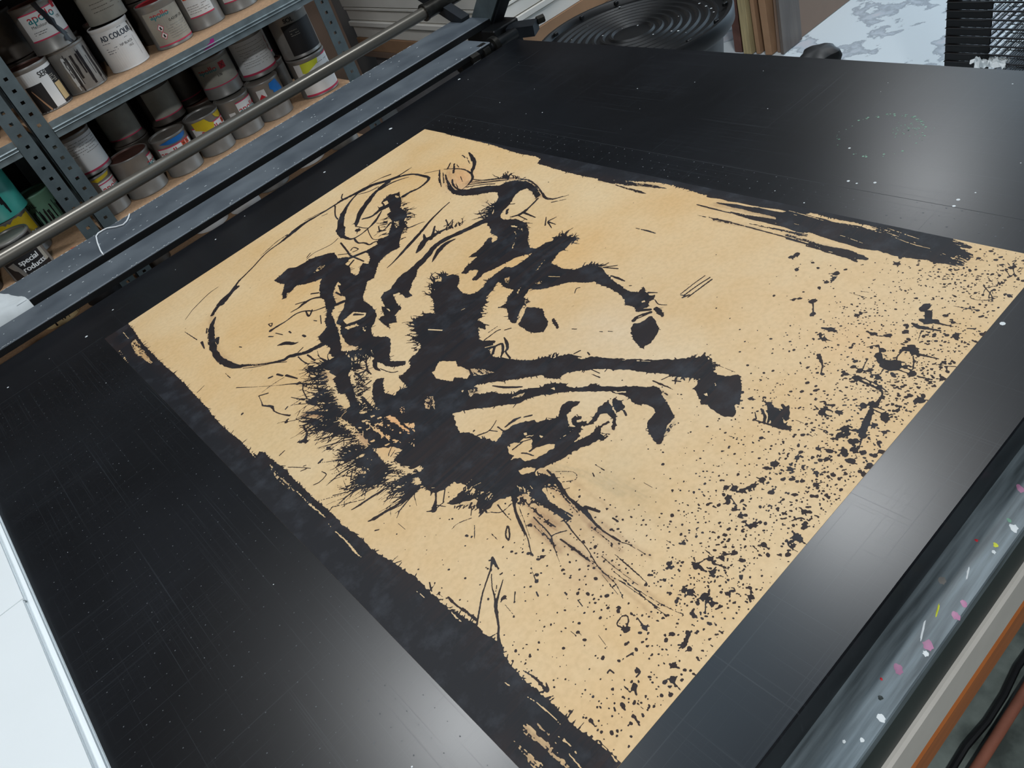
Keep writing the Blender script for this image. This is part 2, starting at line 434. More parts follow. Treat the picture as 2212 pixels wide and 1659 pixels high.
def jitter(p, step, amp):
    out = []
    n = len(p)
    for i in range(n):
        a, b = p[i], p[(i+1) % n]; L = np.hypot(*(b-a)); k = max(1, int(L/step))
        nrm = np.array([-(b-a)[1], (b-a)[0]])/max(L, 1e-6)
        for j in range(k):
            q = a + (b-a)*j/k
            out.append(q + nrm*rs.normal(0, amp) + rs.normal(0, amp*.3, 2))
    return np.array(out)

def P(sign, fur, dry, L):
    p = np.array(L, float).reshape(-1, 2)/10.0
    area = 0.5*np.sum(p[:,0]*np.roll(p[:,1],-1) - np.roll(p[:,0],-1)*p[:,1])
    amp = 0.55 if sign > 0 else 0.5
    q = jitter(p, 2.2, amp)
    r = raster_poly(q/G)
    if r is None: return
    v0, u0, m = r
    if dry > 0:
        vv, uu = np.nonzero(m)
        keep = 0.5*GRAIN[(vv+v0) % 512, (uu+u0) % 512] + 0.5*STREAK[(uu+u0)*3 % 512, (vv+v0) % 512] > dry*0.8+0.05
        m[vv[~keep], uu[~keep]] = False
    put(v0, u0, m, sign)
    if sign > 0 and fur > 0:
        sgn = -1.0 if area > 0 else 1.0
        for i in range(0, len(q)):
            if rs.rand() > 0.30*fur: continue
            a, b = q[i], q[(i+1) % len(q)]
            t = b-a; L_ = np.hypot(*t)
            if L_ < 1e-6 or L_ > 6: continue
            nrm = np.array([-t[1], t[0]])/L_*sgn
            ang = rs.normal(0, 0.6); ca, sa = math.cos(ang), math.sin(ang)
            d = np.array([nrm[0]*ca-nrm[1]*sa, nrm[0]*sa+nrm[1]*ca])
            ln = min(rs.exponential(2.6)*(0.6+0.4*fur) + 0.8, 9)
            line(1, 0, [a-d*0.6, a+d*ln*0.5, a+d*ln+rs.normal(0, .3, 2)], [1.3, .9, .35])

def line(sign, dry, pts_, ws):
    off = rs.randint(0, 512); cum = 0.0
    for k in range(len(pts_)-1):
        a = np.asarray(pts_[k])/G; b = np.asarray(pts_[k+1])/G
        ra = max(ws[k]/2/G, .45); rb = max(ws[k+1]/2/G, .45); R_ = max(ra, rb)+1
        u0 = max(int(min(a[0], b[0])-R_), 0); u1 = min(int(max(a[0], b[0])+R_)+2, NU)
        v0 = max(int(min(a[1], b[1])-R_), 0); v1 = min(int(max(a[1], b[1])+R_)+2, NV)
        d = b-a; L2 = max(d.dot(d), 1e-9); L_ = math.sqrt(L2)
        if u1 > u0 and v1 > v0:
            U, V = np.meshgrid(np.arange(u0, u1)-a[0], np.arange(v0, v1)-a[1])
            t = np.clip((U*d[0]+V*d[1])/L2, 0, 1)
            du = U-t*d[0]; dv = V-t*d[1]
            ds = np.sqrt(du*du+dv*dv); r = ra+(rb-ra)*t
            m = ds < r
            if dry > 0 and m.any():
                s = (U*d[1]-V*d[0])/L_
                si = (np.round(s*1.0)+off).astype(int) % 512; ti = (cum + t*L_*0.9).astype(int) % 512
                keep = 0.72*STREAK[si, ti] + 0.28*GRAIN[(V+a[1]).astype(int) % 512, (U+a[0]).astype(int) % 512]
                edge = np.clip(ds/np.maximum(r, .1), 0, 1)**2
                m &= keep > dry*(0.65+0.6*edge)
            put(v0, u0, m, sign)
        cum += L_*0.9

def S(sign, dry, L):
    a = np.array(L, float).reshape(-1, 3)/10.0
    # resample as a smooth curve
    n = len(a)
    if n > 2:
        out = []
        for i in range(n-1):
            p0, p1, p2, p3 = a[max(i-1, 0)], a[i], a[i+1], a[min(i+2, n-1)]
            for j in range(5):
                t = j/5.0
                q = 0.5*((2*p1) + (-p0+p2)*t + (2*p0-5*p1+4*p2-p3)*t*t + (-p0+3*p1-3*p2+p3)*t**3)
                q[2] = p1[2]+(p2[2]-p1[2])*t
                out.append(q)
        out.append(a[-1]); a = np.array(out)
    w = a[:, 2]*(1+rs.normal(0, .10, len(a)))
    line(sign, dry, list(a[:, :2] + rs.normal(0, .12, (len(a), 2))), list(np.maximum(w, .5)))

def HR(a0, a1, l0, l1, cnt, w, L, sg=1):
    p = np.array(L, float).reshape(-1, 2)/10.0
    seg = np.hypot(*(np.diff(p, axis=0).T)); cs = np.r_[0, np.cumsum(seg)]
    for k in range(cnt):
        t = rs.rand()*cs[-1]; i = min(np.searchsorted(cs, t, 'right')-1, len(seg)-1)
        b = p[i]+(p[i+1]-p[i])*(t-cs[i])/seg[i] + rs.normal(0, 1.2, 2)
        an = math.radians(rs.uniform(a0, a1)); ln = l0+(l1-l0)*rs.rand()**1.8
        pts_ = [b]; ws = [w*rs.uniform(.6, 1.5)]
        n = 5
        for j in range(n):
            an += rs.normal(0, .26)
            pts_.append(pts_[-1] + np.array([math.cos(an), math.sin(an)])*ln/n)
            ws.append(ws[0]*(1-(j+1)/n)**.8*rs.uniform(.7, 1.4)+.3)
        line(sg, 0, pts_, ws)
        if sg > 0 and rs.rand() < .55:
            m_ = pts_[rs.randint(2, n)]; an2 = an+rs.choice((-1, 1))*rs.uniform(.5, 1.1)
            e = m_ + np.array([math.cos(an2), math.sin(an2)])*ln*.3
            line(1, 0, [m_, e], [ws[2]*.8, .35])

def D(x, y, r):
    x /= 10.; y /= 10.; r /= 10.
    n = 18
    a = np.linspace(0, 2*math.pi, n, endpoint=False)
    k = 1 + .16*np.sin(a*2+rs.rand()*6) + rs.normal(0, .09, n)
    q = np.c_[x+r*k*np.cos(a), y+r*k*np.sin(a)]
    m = raster_poly(q/G)
    if m: put(*m, 1)
    if r > 2.2:
        for j in range(rs.randint(1, 5)):
            an = rs.rand()*6.28; d = np.array([math.cos(an), math.sin(an)])
            c0 = np.array([x, y]); ln = r*rs.uniform(1.2, 2.0)
            line(1, 0, [c0+d*r*.6, c0+d*ln], [r*.5, .5])
            if rs.rand() < .5:
                e = c0+d*(ln+r*.2); line(1, 0, [e, e+d*.1], [rs.uniform(.8, 1.8)]*2)

P(1,0.5,0,[2829,10634,3051,10681,3201,10725,3292,10585,3435,10539,3596,10524,3731,10425,3873,10306,3947,10181,3867,9914,3962,9795,3976,9652,3817,9567,3815,9400,3701,9190,3708,9011,3775,9020,3888,9161,4001,9238,4032,9096,4157,9219,4233,9396,4247,9545,4460,9510,4636,9452,4703,9361,4874,9318,4634,8928,4461,8986,4313,8986,4139,8914,3938,8711,3819,8596,3696,8623,3507,8429,3395,8319,3309,8160,3219,7908,3024,8316,3239,8656,3383,9009,3431,9216,3282,9106,3138,8935,3076,8772,2924,8525,2848,8685,2991,8954,2995,9124,3129,9382,3268,9581,3332,9635,3207,9718,3070,9831,2982,9962,2897,9956,2806,9901,2729,9943,2652,9802,2600,9853,2688,10033,2871,10274,2841,10407])
P(-1,0,0.55,[3350,9996,3498,10070,3621,10065,3616,9970,3498,9930,3394,9964])
P(-1,0,0.7,[4412,9252,4648,9344,4699,9293,4552,9206,4391,9159])
S(1,0.1,[6321,11345,120,6098,11493,108,5888,11690,108,5685,11751,132,5442,11825,102,5200,11899,84,5056,11899,65,4692,11922,41,4304,11976,87,4057,11944,127,3823,11889,97,3620,11847,51,3392,11835,36,3158,11765,33,2866,11615,32,2598,11504,37,2441,11438,47,2238,11275,77,2081,11158,92,1892,11054,115])
S(1,0.3,[4913,11898,24,4635,11983,24,4357,12068,23])
S(1,0.5,[3872,11980,40,3621,11973,45,3307,11882,22,3157,11847,17])
S(1,0.4,[4753,11752,29,4626,11813,29])
S(1,0,[6321,11634,49,6149,11745,24,5869,11807,15])
S(1,0,[5886,11470,30,5684,11532,30,5503,11696,18])
S(1,0.25,[2338,11271,93,2175,11229,82,1988,11178,91,1849,11095,105,1610,10895,74])
S(1,0.22,[1610,10746,34,1448,10559,86,1338,10336,121,1216,10044,141,1122,9716,110,1075,9415,118,1093,9146,126,1155,8868,113,1284,8698,45,1399,8506,36,1564,8313,36,1715,8166,68,1787,8168,80,1905,8060,80,2022,7952,89,2142,7910,99,2291,7857,120])
S(1,0.2,[1188,8717,12,1334,8516,12,1552,8290,12,1702,8078,16])
S(1,0.2,[1325,10040,77,1255,9865,45])
S(1,0.4,[1358,10571,38,1288,10435,37])
S(1,0,[6008,11609,78,6210,11402,78,6398,11248,60,6517,11038,53,6544,10774,58,6534,10517,69,6371,10415,62,6165,10399,56,6002,10470,73,5843,10480,95])
S(1,0,[5859,11392,71,6124,11420,78,6360,11369,54,6700,11354,12])
S(1,0,[5810,11320,59,6096,11275,47,6301,11148,30,6403,11051,12])
S(1,0,[6630,10790,15,6828,10531,14])
S(1,0.05,[6104,11360,53,5813,11362,71,5620,11293,105,5385,11155,137,5102,10975,129,4851,10734,93,4712,10573,38])
S(1,0.05,[5539,11752,36,5347,11679,41,5112,11535,70,4847,11301,113,4658,11074,144,4471,10776,168,4357,10523,95])
S(1,0,[4367,10539,74,4383,10252,52,4537,10184,31,4753,10208,32,4985,10284,59,5279,10480,27])
S(1,0,[4943,10665,49,5089,10540,71,5345,10577,88,5529,10539,94])
S(1,0,[4708,10584,22,4774,10239,21,4897,10255,21])
D(4642,10396,58)
D(4781,10654,49)
S(1,0,[5002,11849,30,4779,11489,29,4707,11262,28])
S(1,0,[5374,12137,27,5246,11974,27,5297,11825,27])
S(1,0,[4416,10167,39,4371,9963,38,4428,9819,38,4430,9659,37,4537,9624,38,4646,9466,37])
S(1,0,[4753,10208,16,4580,9752,15,4695,9537,15])
S(1,0,[4212,10363,34,4099,9944,33,4040,9718,32,4046,9273,31])
S(1,0,[3940,10032,20,4086,9790,20])
S(1,0,[3985,9666,64,4238,9531,64])
S(1,0,[3973,9516,36,3824,9447,36])
S(1,0,[4284,10584,16,4079,10536,16,3751,10641,16,3551,10594,15])
S(1,0,[3588,10656,21,3715,10728,21])
S(1,0,[4151,9892,23,4233,9918,23,4237,9758,22,4131,9793,22])
S(1,0,[4780,9885,36,4877,9799,26,5098,9892,42])
S(1,0,[4912,10045,26,4817,9873,26])
P(1,0.8,0,[5504,10808,5660,10862,5789,10842,5918,10720,5218,9743,5114,9850,5226,10074,5365,10239,5453,10464,5339,10500,5263,10525,5344,10677,5429,10631])
P(1,1.2,0,[5756,10894,5861,10738,5785,10499,5677,10315,5529,10158,5490,9896,5388,9725,5279,9669,5140,9445,4993,9335,4857,9207,4705,9054,4509,9020,4360,9020,4186,9012,4371,9283,4631,9316,4517,9371,4466,9422,4622,9650,4768,9514,4975,9713,5158,9910,5262,10253,5367,10239,5486,10474,5491,10752,5631,10851])
P(-1,0,0.5,[5148,9848,5212,9764,5111,9606,4993,9582])
P(-1,0,0,[5518,10774,5604,10727,5546,10594,5458,10602])
P(-1,0,0.4,[5814,10722,5809,10581,5750,10550,5747,10662])
HR(0,-99,8.7,30.3,26,2.3,[5677,10315,5388,9725,5132,9465,4818,9152])
HR(169,81,9.2,27.5,14,2.3,[4796,9522,4846,9719,5205,10138])
P(1,0.6,0,[6607,10000,6456,9718,6408,9450,6513,9231,6634,9064,6761,8879,6838,8640,6985,8592,7096,8450,7108,8307,7120,8065,6990,7778,6852,7535,6760,7535,6896,7777,6953,7987,6863,8067,6709,8052,6554,7957,6394,7882,6218,7861,6076,7752,6026,7645,5861,7533,5823,7792,5935,7973,6116,7976,6291,8176,6503,8288,6659,8491,6607,8646,6438,8860,6314,9133,6292,9395,6373,9659])
S(1,0.25,[6815,9450,27,6883,9104,26,7021,8848,26,7139,8576,26])
S(1,0.25,[6640,9356,29,6782,9126,29,6951,8823,28,7058,8621,28])
S(1,0.25,[6727,9403,21,6839,9052,21,6984,8806,21])
S(1,0.25,[6573,9304,32,6733,9068,31,6854,8794,31])
S(1,0.25,[6792,9308,21,6945,9036,21,7058,8835,21])
S(1,0.25,[7108,8411,30,7181,8232,40,7120,7964,34,6956,7595,38,6842,7382,56,6856,7207,41,6988,7086,11])
S(1,0.25,[7059,8255,35,7054,7970,39,6863,7595,33])
S(1,0.25,[7132,8231,25,7048,7889,24,6878,7550,24])
S(1,0.25,[6772,7145,32,6944,6950,11])
S(1,0.25,[6845,7196,23,7063,7000,9])
S(1,0.3,[7561,10437,29,7421,10146,86,7272,9909,90,7075,9733,72,6966,9632,44,6846,9459,54,6640,9356,32,6479,9334,21])
S(1,0.3,[6837,10526,35,6602,10241,45,6393,9912,22])
S(1,0.3,[6894,10456,23,6989,10200,34,7029,9945,39,6966,9632,44])
S(1,0.3,[7114,10387,46,6862,10089,45])
S(1,0.3,[7114,10513,32,6918,10376,32])
S(1,0.3,[7432,10498,41,7379,10356,41])
S(1,0.3,[6749,10225,28,6565,9915,49,6387,9513,58])
S(1,0.3,[6674,9900,28,6532,9694,43,6452,9417,37,6488,9258,31])
S(1,0.3,[6783,10346,23,6512,9971,22])
S(1,0.3,[7409,10316,17,7239,10020,17])
S(1,0.3,[7121,10302,20,7055,10159,20])
S(1,0.3,[6577,9660,19,6493,9498,19])
S(1,0.3,[6810,9798,16,6674,9572,16])
HR(61,19,10.7,32.1,20,2.3,[7020,8902,7126,8563,7169,8322])
HR(168,58,12.8,43.7,34,2.1,[6335,8227,6103,8012,5928,7991])
S(1,0,[6772,7500,42,6545,7452,28,6343,7429,78,6240,7464,46,6147,7557,23])
S(1,0,[6343,7429,46,6306,7081,18])
P(1,0,0,[6290,7829,6345,7802,6192,7681,6176,7726])
S(1,0,[6494,7816,19,6415,7955,19])
S(1,0,[6240,7464,23,6198,7178,22])
S(1,0,[6198,6715,26,6390,6891,13])
S(1,0,[6298,6751,26,6285,6558,13])
S(1,0,[6325,6756,26,6457,6710,13])
S(1,0,[6278,6730,26,6179,6540,13])
HR(-82,-118,16.3,38.1,16,1.8,[6122,7383,6094,7067])
P(1,0.5,0,[5990,7986,6116,7976,6076,7752,6039,7610,6143,7406,6117,7161,6002,6933,5885,6796,5739,6674,5608,6455,5658,6331,5571,6283,5320,6504,5109,6566,4922,6632,4785,6707,4696,6673,4594,6670,4576,6768,4672,6786,4821,6867,4734,7006,4637,6986,4619,7087,4752,7151,4908,7166,5059,7197,4971,7341,5170,7329,5325,7362,5520,7441,5567,7396,5449,7261,5548,7227,5626,7316,5653,7544,5740,7620,5816,7809])
P(-1,0,0,[5966,7332,5990,7190,5953,7174,5941,7305])
S(-1,0.6,[5849,7108,31,5783,6987,30,5652,6891,30,5442,6730,29])
P(-1,0,0.6,[5970,7168,5973,7007,5907,6958,5915,7085])
P(1,0.5,0,[5627,6342,5822,6326,5909,6242,5999,6290,6067,6186,6127,6033,6067,5912,5942,5893,5818,5874,5701,5903,5567,5851,5434,5799,5418,5658,5414,5492,5487,5324,5602,5200,5336,4946,5175,5253,5047,5323,4923,5437,4844,5559,4851,5649,4622,5570,4524,5780,4695,5884,4679,6084,4739,6285,4550,6204,4350,6153,4220,6434,4385,6399,4531,6410,4699,6490,4882,6425,5158,6326,5379,6299])
P(-1,0,0,[5581,6003,5462,5976,5324,5938,5211,5904,5086,5900,4895,5823,4757,5802,4634,5752,4647,5724,4754,5755,4908,5795,5151,5926,5241,5893,5396,5949])
P(-1,0,0.5,[4853,6257,4910,6186,4778,6085,4779,6196])
P(-1,0,0.6,[5022,5706,5056,5575,4993,5551,4949,5649])
P(-1,0,0.4,[4739,6285,4766,6226,4692,6165])
HR(65,-82,8.6,25.9,34,1.8,[5968,6301,6077,6196,6086,5931,5979,5867])
S(1,0.06,[6056,9217,21,5842,9179,31,5495,9083,50,5172,8950,68,4932,8862,77,4617,8754,61,4336,8656,37,4114,8605,9])
S(1,0.06,[5472,8484,24,5264,8554,81,5105,8574,109,4975,8602,137,4783,8489,116,4659,8436,23])
S(1,0.06,[5378,8814,29,5200,8640,53,5066,8522,57])
S(1,0.06,[5106,8804,34,4982,8583,71])
S(1,0.06,[5140,9445,35,5139,9322,30,5315,9229,20,5402,9166,10])
S(1,0.06,[5611,8770,24,5520,8600,24,5450,8623,24])
S(1,0.06,[5927,7912,140,5776,7995,140,5605,8053,125,5393,8141,125,5182,8228,125,4940,8247,115,4693,8146,135,4437,8082,147,4236,8031,184,4087,7994,244,3931,7917,258,3794,7864,234])
S(1,0.06,[5253,8048,23,5084,8105,96,4874,8053,108,4602,7890,13])
HR(70,31,10.1,37.0,20,1.9,[5105,8574,5347,8493,5632,8300])
P(1,0.5,0,[4362,8012,4215,7842,4083,7772,3936,7626,3872,7592,3821,7417,3737,7487,3762,7658,3788,7832,3741,7877,3661,7763,3566,7520,3528,7332,3436,7311,3354,7274,3251,7078,3168,7197,3104,7079,3115,7255,3148,7439,3200,7487,3269,7450,3335,7628,3388,7733,3412,7628,3465,7789,3524,7945,3647,8024,3759,7985,3798,7929,3945,8023,4084,8078,4360,8148])
P(-1,0,0.3,[3397,7607,3409,7528,3375,7439,3374,7520])
P(1,1.1,0,[4449,7433,4458,7290,4533,7208,4550,7079,4472,6959,4337,6854,4262,6629,4293,6478,4389,6406,4535,6417,4686,6477,4835,6488,5048,6478,5242,6025,4965,6250,4766,6296,4673,6279,4530,6206,4402,6216,4282,6053,4132,6012,4003,5838,3924,5855,3912,5645,3839,5560,3814,5703,3636,5471,3642,5373,3702,5213,3627,5147,3553,5164,3480,4978,3565,4737,3629,4538,3699,4407,3827,4283,3805,4134,3927,4133,4002,4031,3754,3785,3618,3820,3587,3911,3575,4040,3513,4118,3348,4308,3104,4605,3000,4720,2922,4787,2951,4663,2853,4626,2875,4553,2996,4442,3038,4300,3110,4139,3190,4134,3277,4048,3396,3906,3525,3778,3617,3649,3507,3540,3373,3709,3245,3835,3146,3907,3025,3954,2873,4151,2785,4237,2675,4394,2541,4526,2426,4624,2337,4453,1909,5171,1958,5353,1913,5565,1926,5751,2015,5955,2103,6097,2208,6215,2278,6244,2351,6152,2248,6027,2159,5849,2217,5673,2297,5715,2432,5623,2457,5844,2491,5938,2636,5949,2715,5963,2790,6112,2871,6127,2994,6150,3103,6201,3141,6395,3150,6654,3198,6375,3267,6516,3242,6706,3338,6611,3387,6753,3483,6856,3587,6794,3704,6651,3834,6845,3953,7023,4112,7179,4237,7367,4320,7242])
HR(101,45,8.7,31.9,40,1.9,[3937,7002,4254,7389,4404,7350,4528,7252])
HR(139,85,7.2,25.3,46,1.6,[3704,6651,3453,6816,3198,6375,2979,6178])
P(-1,0,0,[3016,5647,3149,5419,3088,5312,3114,5206,3111,5076,3067,5003,2985,4966,2961,5009,2969,5050,2907,5162,2842,5113,2794,5255,2763,5367,2809,5571,2853,5550,2930,5605])
P(-1,0,0.45,[3143,5094,3224,4944,3280,4690,3136,4840,3083,4919])
P(-1,0,0,[2993,4713,3100,4522,3192,4322,3276,4137,3190,4134,3126,4248,3049,4350,2995,4479,2887,4567,2914,4658])
S(1,0.2,[3081,4520,15,3145,4345,39,3272,4133,24])
P(-1,0,0.25,[3044,4120,3142,4082,3223,4007,3150,4001,3069,4075])
S(-1,0,[3401,6414,30,3495,6192,29])
S(-1,0.3,[3935,6299,19,4023,6267,19])
S(-1,0.2,[3560,5235,17,3641,5163,17])
P(-1,0,0.45,[2374,5186,2459,5212,2502,5138,2458,5039,2416,4941,2376,4975,2378,5041,2270,4921,2180,4845,2159,4881,2298,5043])
S(-1,0.5,[2383,4963,22,2311,4786,21])
P(-1,0,0.2,[2784,4854,2813,4838,2783,4802])
P(-1,0,0.5,[2847,4778,2912,4696,2848,4600,2766,4640])
P(-1,0,0.55,[2082,5413,2177,5387,2096,5252,2045,5271])
P(1,0.9,0,[5274,5951,5098,5830,4898,5723,4734,5652,4625,5576,4628,5518,4499,5440,4424,5400,4277,5322,4166,5221,4126,5258,4167,5406,4242,5490,4335,5636,4269,5775,4413,5723,4530,5832,4650,5836,4702,5829,4634,5712,4807,5815,4979,5873,5166,5965])
P(1,0.4,0,[4494,5353,4550,5210,4571,5093,4477,4957,4412,4813,4318,4735,4206,4695,4142,4780,4107,4937,4126,5077,4144,5176,4243,5204,4383,5294])
P(1,0.3,0,[4494,4782,4384,4558,4343,4553,4452,4777])
P(-1,0,0.4,[4387,5381,4457,5333,4352,5261,4273,5236])
S(1,0,[3629,5357,51,3702,5213,51])
S(1,0,[3567,5180,50,3640,5122,43,3734,5066,33,3632,4931,36,3539,4865,26])
S(1,0,[3848,5143,14,3795,5033,43,3706,4913,36,3639,4878,23,3585,4720,26])
S(1,0,[3519,5023,33,3627,5106,33])
S(1,0,[3663,5376,17,3870,5363,14,3939,5338,21])
S(1,0,[3965,5264,15,4040,5204,15])
S(1,0,[3802,5453,9,3970,5435,9])
S(1,0,[3912,5645,16,3924,5573,16])
HR(-13,-101,3.3,15.0,20,1.8,[4386,6197,4117,5994,3954,5890])
HR(-14,-96,3.0,12.0,12,1.6,[4635,5504,4468,5407])
P(1,0.6,0,[3289,8278,3323,8093,3294,7877,3213,7617,3080,7476,2962,7413,2830,7189,2925,6980,2929,6855,2836,6671,2728,6568,2627,6374,2747,6150,2696,6080,2559,6252,2519,6368,2526,6480,2623,6595,2639,6826,2716,6993,2611,7242])
S(1,0.15,[2510,6636,73,2417,6473,53,2418,6349,25])
S(1,0.15,[2535,6804,22,2440,6767,22,2323,6565,21,2293,6417,21])
S(1,0.15,[2722,6115,24,2549,6312,25])
S(1,0.15,[2587,7151,23,2653,6979,23])
S(1,0.15,[2522,7051,34,2558,6891,30,2553,6726,37])
S(1,0.15,[2443,6385,14,2477,6160,14,2549,6068,14])
S(1,0.15,[2444,6933,30,2437,6815,29])
S(1,0.15,[2647,6811,56,2525,6607,36])
S(1,0.15,[2171,6518,16,2380,6625,16])
S(1,0.15,[2057,6293,21,2209,6292,21])
S(1,0.15,[1927,6146,51,1888,5888,43,1858,5556,32])
S(1,0.15,[2007,6192,17,2119,6183,17])
P(1,0.9,0,[3197,9497,3029,9183,3018,8968,2893,8713,2770,8526,2637,8370,2569,8196,2466,8148,2356,8118,2311,8011,2304,7879,2305,7643,2211,7547,2209,7371,2011,7392,1941,7305,1951,7120,1968,6924,1888,6906,1850,6735,1701,6766,1672,6664,1827,6430,1780,6252,1697,6071,1628,6014,1534,6069,1492,5901,1486,5743,1562,5616,1691,5666,1712,5869,1810,6019,1936,6237,2040,6474,2084,6754,2213,6847,2317,7037,2336,7176,2326,7329,2448,7553,2548,7741,2681,8074,2785,8333,2798,8415,2925,8591,3050,8668,3156,8967,3269,9086,3317,9229])
P(1,0.3,0,[3368,9116,3608,8583,3462,8422,3320,8207,3314,7994,3255,7736,3181,7571,3062,7506,2946,7390,2815,7167,2945,6958,2956,6843,2768,6575,2616,6433,2517,6492,2521,6653,2688,6952,2511,7339,2516,7516,2578,7730,2638,7856,2723,7990,2709,8119,2887,8284,3010,8357,3219,8595,3232,8803])
P(-1,0,0,[2833,8076,3055,8098,3154,7840,3078,7784,2933,7821,2786,7913])
P(-1,0,0.3,[2727,7879,2890,7755,2893,7646,2717,7775])
S(1,0,[3019,8012,50,3097,7840,21])
S(1,0,[2791,7892,41,2918,7799,53,3050,7712,61])
S(-1,0,[2575,7784,24,2541,7657,36,2477,7498,16])
P(-1,0,0.5,[2895,7592,2935,7512,2843,7400,2847,7490])
S(1,0,[2955,8640,66,3132,8550,66])
S(1,0,[3222,8945,34,3217,8747,33])
S(1,0,[3006,9112,59,2889,9246,46,2733,9282,73,2605,9263,32,2467,9293,18])
S(1,0,[2772,9316,23,2638,9425,23])
S(1,0,[2904,8747,31,2709,8874,22,2639,9019,36,2499,9143,31,2286,9139,27,2112,9168,44,1987,9180,61])
S(1,0,[2631,9037,31,2574,8823,31,2707,8935,31])
S(1,0,[2060,9408,18,2110,9360,18,2053,9287,18,2060,9408,18])
S(1,0,[2966,9411,35,3051,9286,35])
S(1,0,[1848,8643,29,1949,8560,87,2021,8395,54,2087,8350,10])
S(1,0,[1882,7988,20,1863,7799,19,1877,7640,19])
S(1,0,[1993,7870,30,1985,7614,29])
S(1,0,[1945,8099,20,2052,8129,20])
S(1,0,[1454,7944,35,1489,7816,35])
S(1,0,[1329,8001,39,1377,7977,39])
S(1,0,[1529,7764,38,1591,7504,26])
S(1,0,[1016,7759,22,1136,7667,22])
S(1,0,[1016,7759,9,974,7579,9,949,7468,25,1017,7314,43,991,7173,14,1019,7015,14,1088,6844,24])
S(1,0,[1113,7037,23,1165,7058,23])
S(1,0,[1489,7753,8,1285,7788,8,1080,7786,8])
S(1,0,[897,8334,16,1107,8002,6,1317,7689,6,1536,7377,26,1708,7030,18])
S(1,0,[1882,9051,24,1922,8971,24])
S(1,0,[2000,9012,17,2044,8834,17])
S(1,0,[2153,8797,28,2150,8725,28])
S(1,0,[2230,8440,38,2232,8362,37])
S(1,0,[1443,9350,17,1460,9291,17])
S(1,0,[1060,10942,10,1087,10427,19])
S(1,0,[2126,11739,13,1889,11717,18,1465,11530,15])
S(1,0,[1465,11530,13,1230,11348,7])
S(1,0,[1106,10258,41,1050,10005,18])
S(1,0,[957,8895,10,948,8691,10])
S(1,0,[435,8924,10,596,8978,10])
S(1,0,[2696,8625,15,2575,8392,15])
S(1,0,[2556,8614,17,2575,8550,17])
S(1,0,[1587,7287,15,1499,7164,15,1430,6899,14])
S(1,0,[1302,7200,11,1386,6938,25])
P(1,0.6,0,[1853,7598,1915,7526,1806,7428,1774,7464])
D(983,6772,27)
D(656,7633,22)
D(1530,7381,30)
D(1311,6937,21)
P(1,0.8,0,[1373,6886,1455,6856,1548,6845,1520,6742,1447,6646,1395,6698])
HR(184,89,9.8,57.3,114,1.5,[2159,7289,1962,7310,1867,6984,1701,6766])
HR(165,97,12.2,74.0,133,1.5,[1695,6701,1641,6239,1580,5990])
HR(-81,-137,10.3,48.8,76,1.4,[2351,7370,2512,7064,2701,6972])
HR(19,-94,6.1,35.2,76,1.4,[2312,7002,2099,6565,1899,6155])
HR(48,-46,6.5,24.7,38,1.4,[1788,5985,1801,5615])
HR(166,106,9.1,41.0,41,1.3,[2618,7225,2701,6972])
P(1,1,0,[1540,6173,1725,6105,1802,5972,1689,5850,1787,5753,1909,5646,1995,5397,1956,5162,1940,4964,1949,4699,1943,4466,2086,4116,1719,3661,1542,3678,1449,3745,1436,3841,1402,3969,1490,4067,1518,4183,1628,4172,1629,4253,1560,4280,1476,4329,1355,4491,1269,4624,1277,4723,1353,4659,1467,4650,1654,4698,1612,4855,1515,4981,1403,5132,1339,5266,1220,5367,1119,5498,1258,5427,1372,5365,1447,5431,1459,5570,1335,5743,1252,5913,1197,6135,1097,6233,1201,6195,1342,6060,1441,5963,1414,6178,1344,6436,1258,6619])
P(-1,0,0,[1739,5397,1842,5455,1926,5413,1956,5296,1914,5103,1919,4935,1878,4815,1824,4935,1773,5083,1756,5238])
P(-1,0,0.45,[1785,4815,1873,4702,1933,4453,1882,4507,1768,4603])
P(-1,0,0.5,[1890,4376,1999,4200,1956,4126,1854,4289])
P(-1,0,0.15,[1638,5698,1697,5666,1702,5625,1638,5649])
P(-1,0,0.15,[1759,5663,1818,5631,1822,5590,1758,5614])
P(-1,0,0.15,[1790,5543,1849,5511,1853,5470,1789,5494])
P(-1,0,0.15,[1575,5507,1633,5475,1638,5435,1575,5459])
P(-1,0,0.15,[1482,5249,1538,5218,1543,5179,1482,5203])
P(-1,0,0.15,[1559,5000,1615,4970,1620,4932,1559,4955])
P(-1,0,0.15,[1694,5472,1752,5440,1757,5400,1693,5424])
P(-1,0,0.15,[1510,5648,1568,5616,1573,5575,1510,5599])
HR(148,98,12.0,64.7,133,1.4,[1550,6086,1527,5554,1382,5380])
HR(-93,-178,5.5,27.1,76,1.4,[1842,5455,1867,5215,1863,4902])
HR(164,95,10.7,59.4,152,1.3,[1384,5103,1353,4659,1355,4491])
HR(185,122,11.0,62.5,114,1.1,[1541,4255,1471,4043,1393,3957])
HR(164,103,7.6,44.4,76,1.1,[1358,4624,1201,4567])
HR(-106,-154,3.3,15.8,38,1.1,[1812,4832,1868,4530])
S(1,0,[1268,6637,51,1381,6444,51,1540,6173,50])
S(1,0,[1157,6613,17,1323,6508,17])
S(1,0,[1222,6364,23,1119,6434,27,1071,6378,23,1055,6270,23,971,6178,52,893,6177,42])
S(1,0,[1372,5063,47,1263,5059,62,1172,5059,73,1150,4979,64])
S(1,0,[1026,5349,15,1126,5220,41,1197,5166,24])
S(1,0,[1143,4991,17,1151,4823,17])
S(1,0,[1091,5072,20,914,5122,22,793,5116,14,688,5113,7])
S(1,0,[780,5387,12,792,5284,12,669,5251,12,586,5283,12])
S(1,0,[842,5566,27,901,5576,27])
S(1,0,[1337,4657,85,1210,4581,56,1090,4471,19])
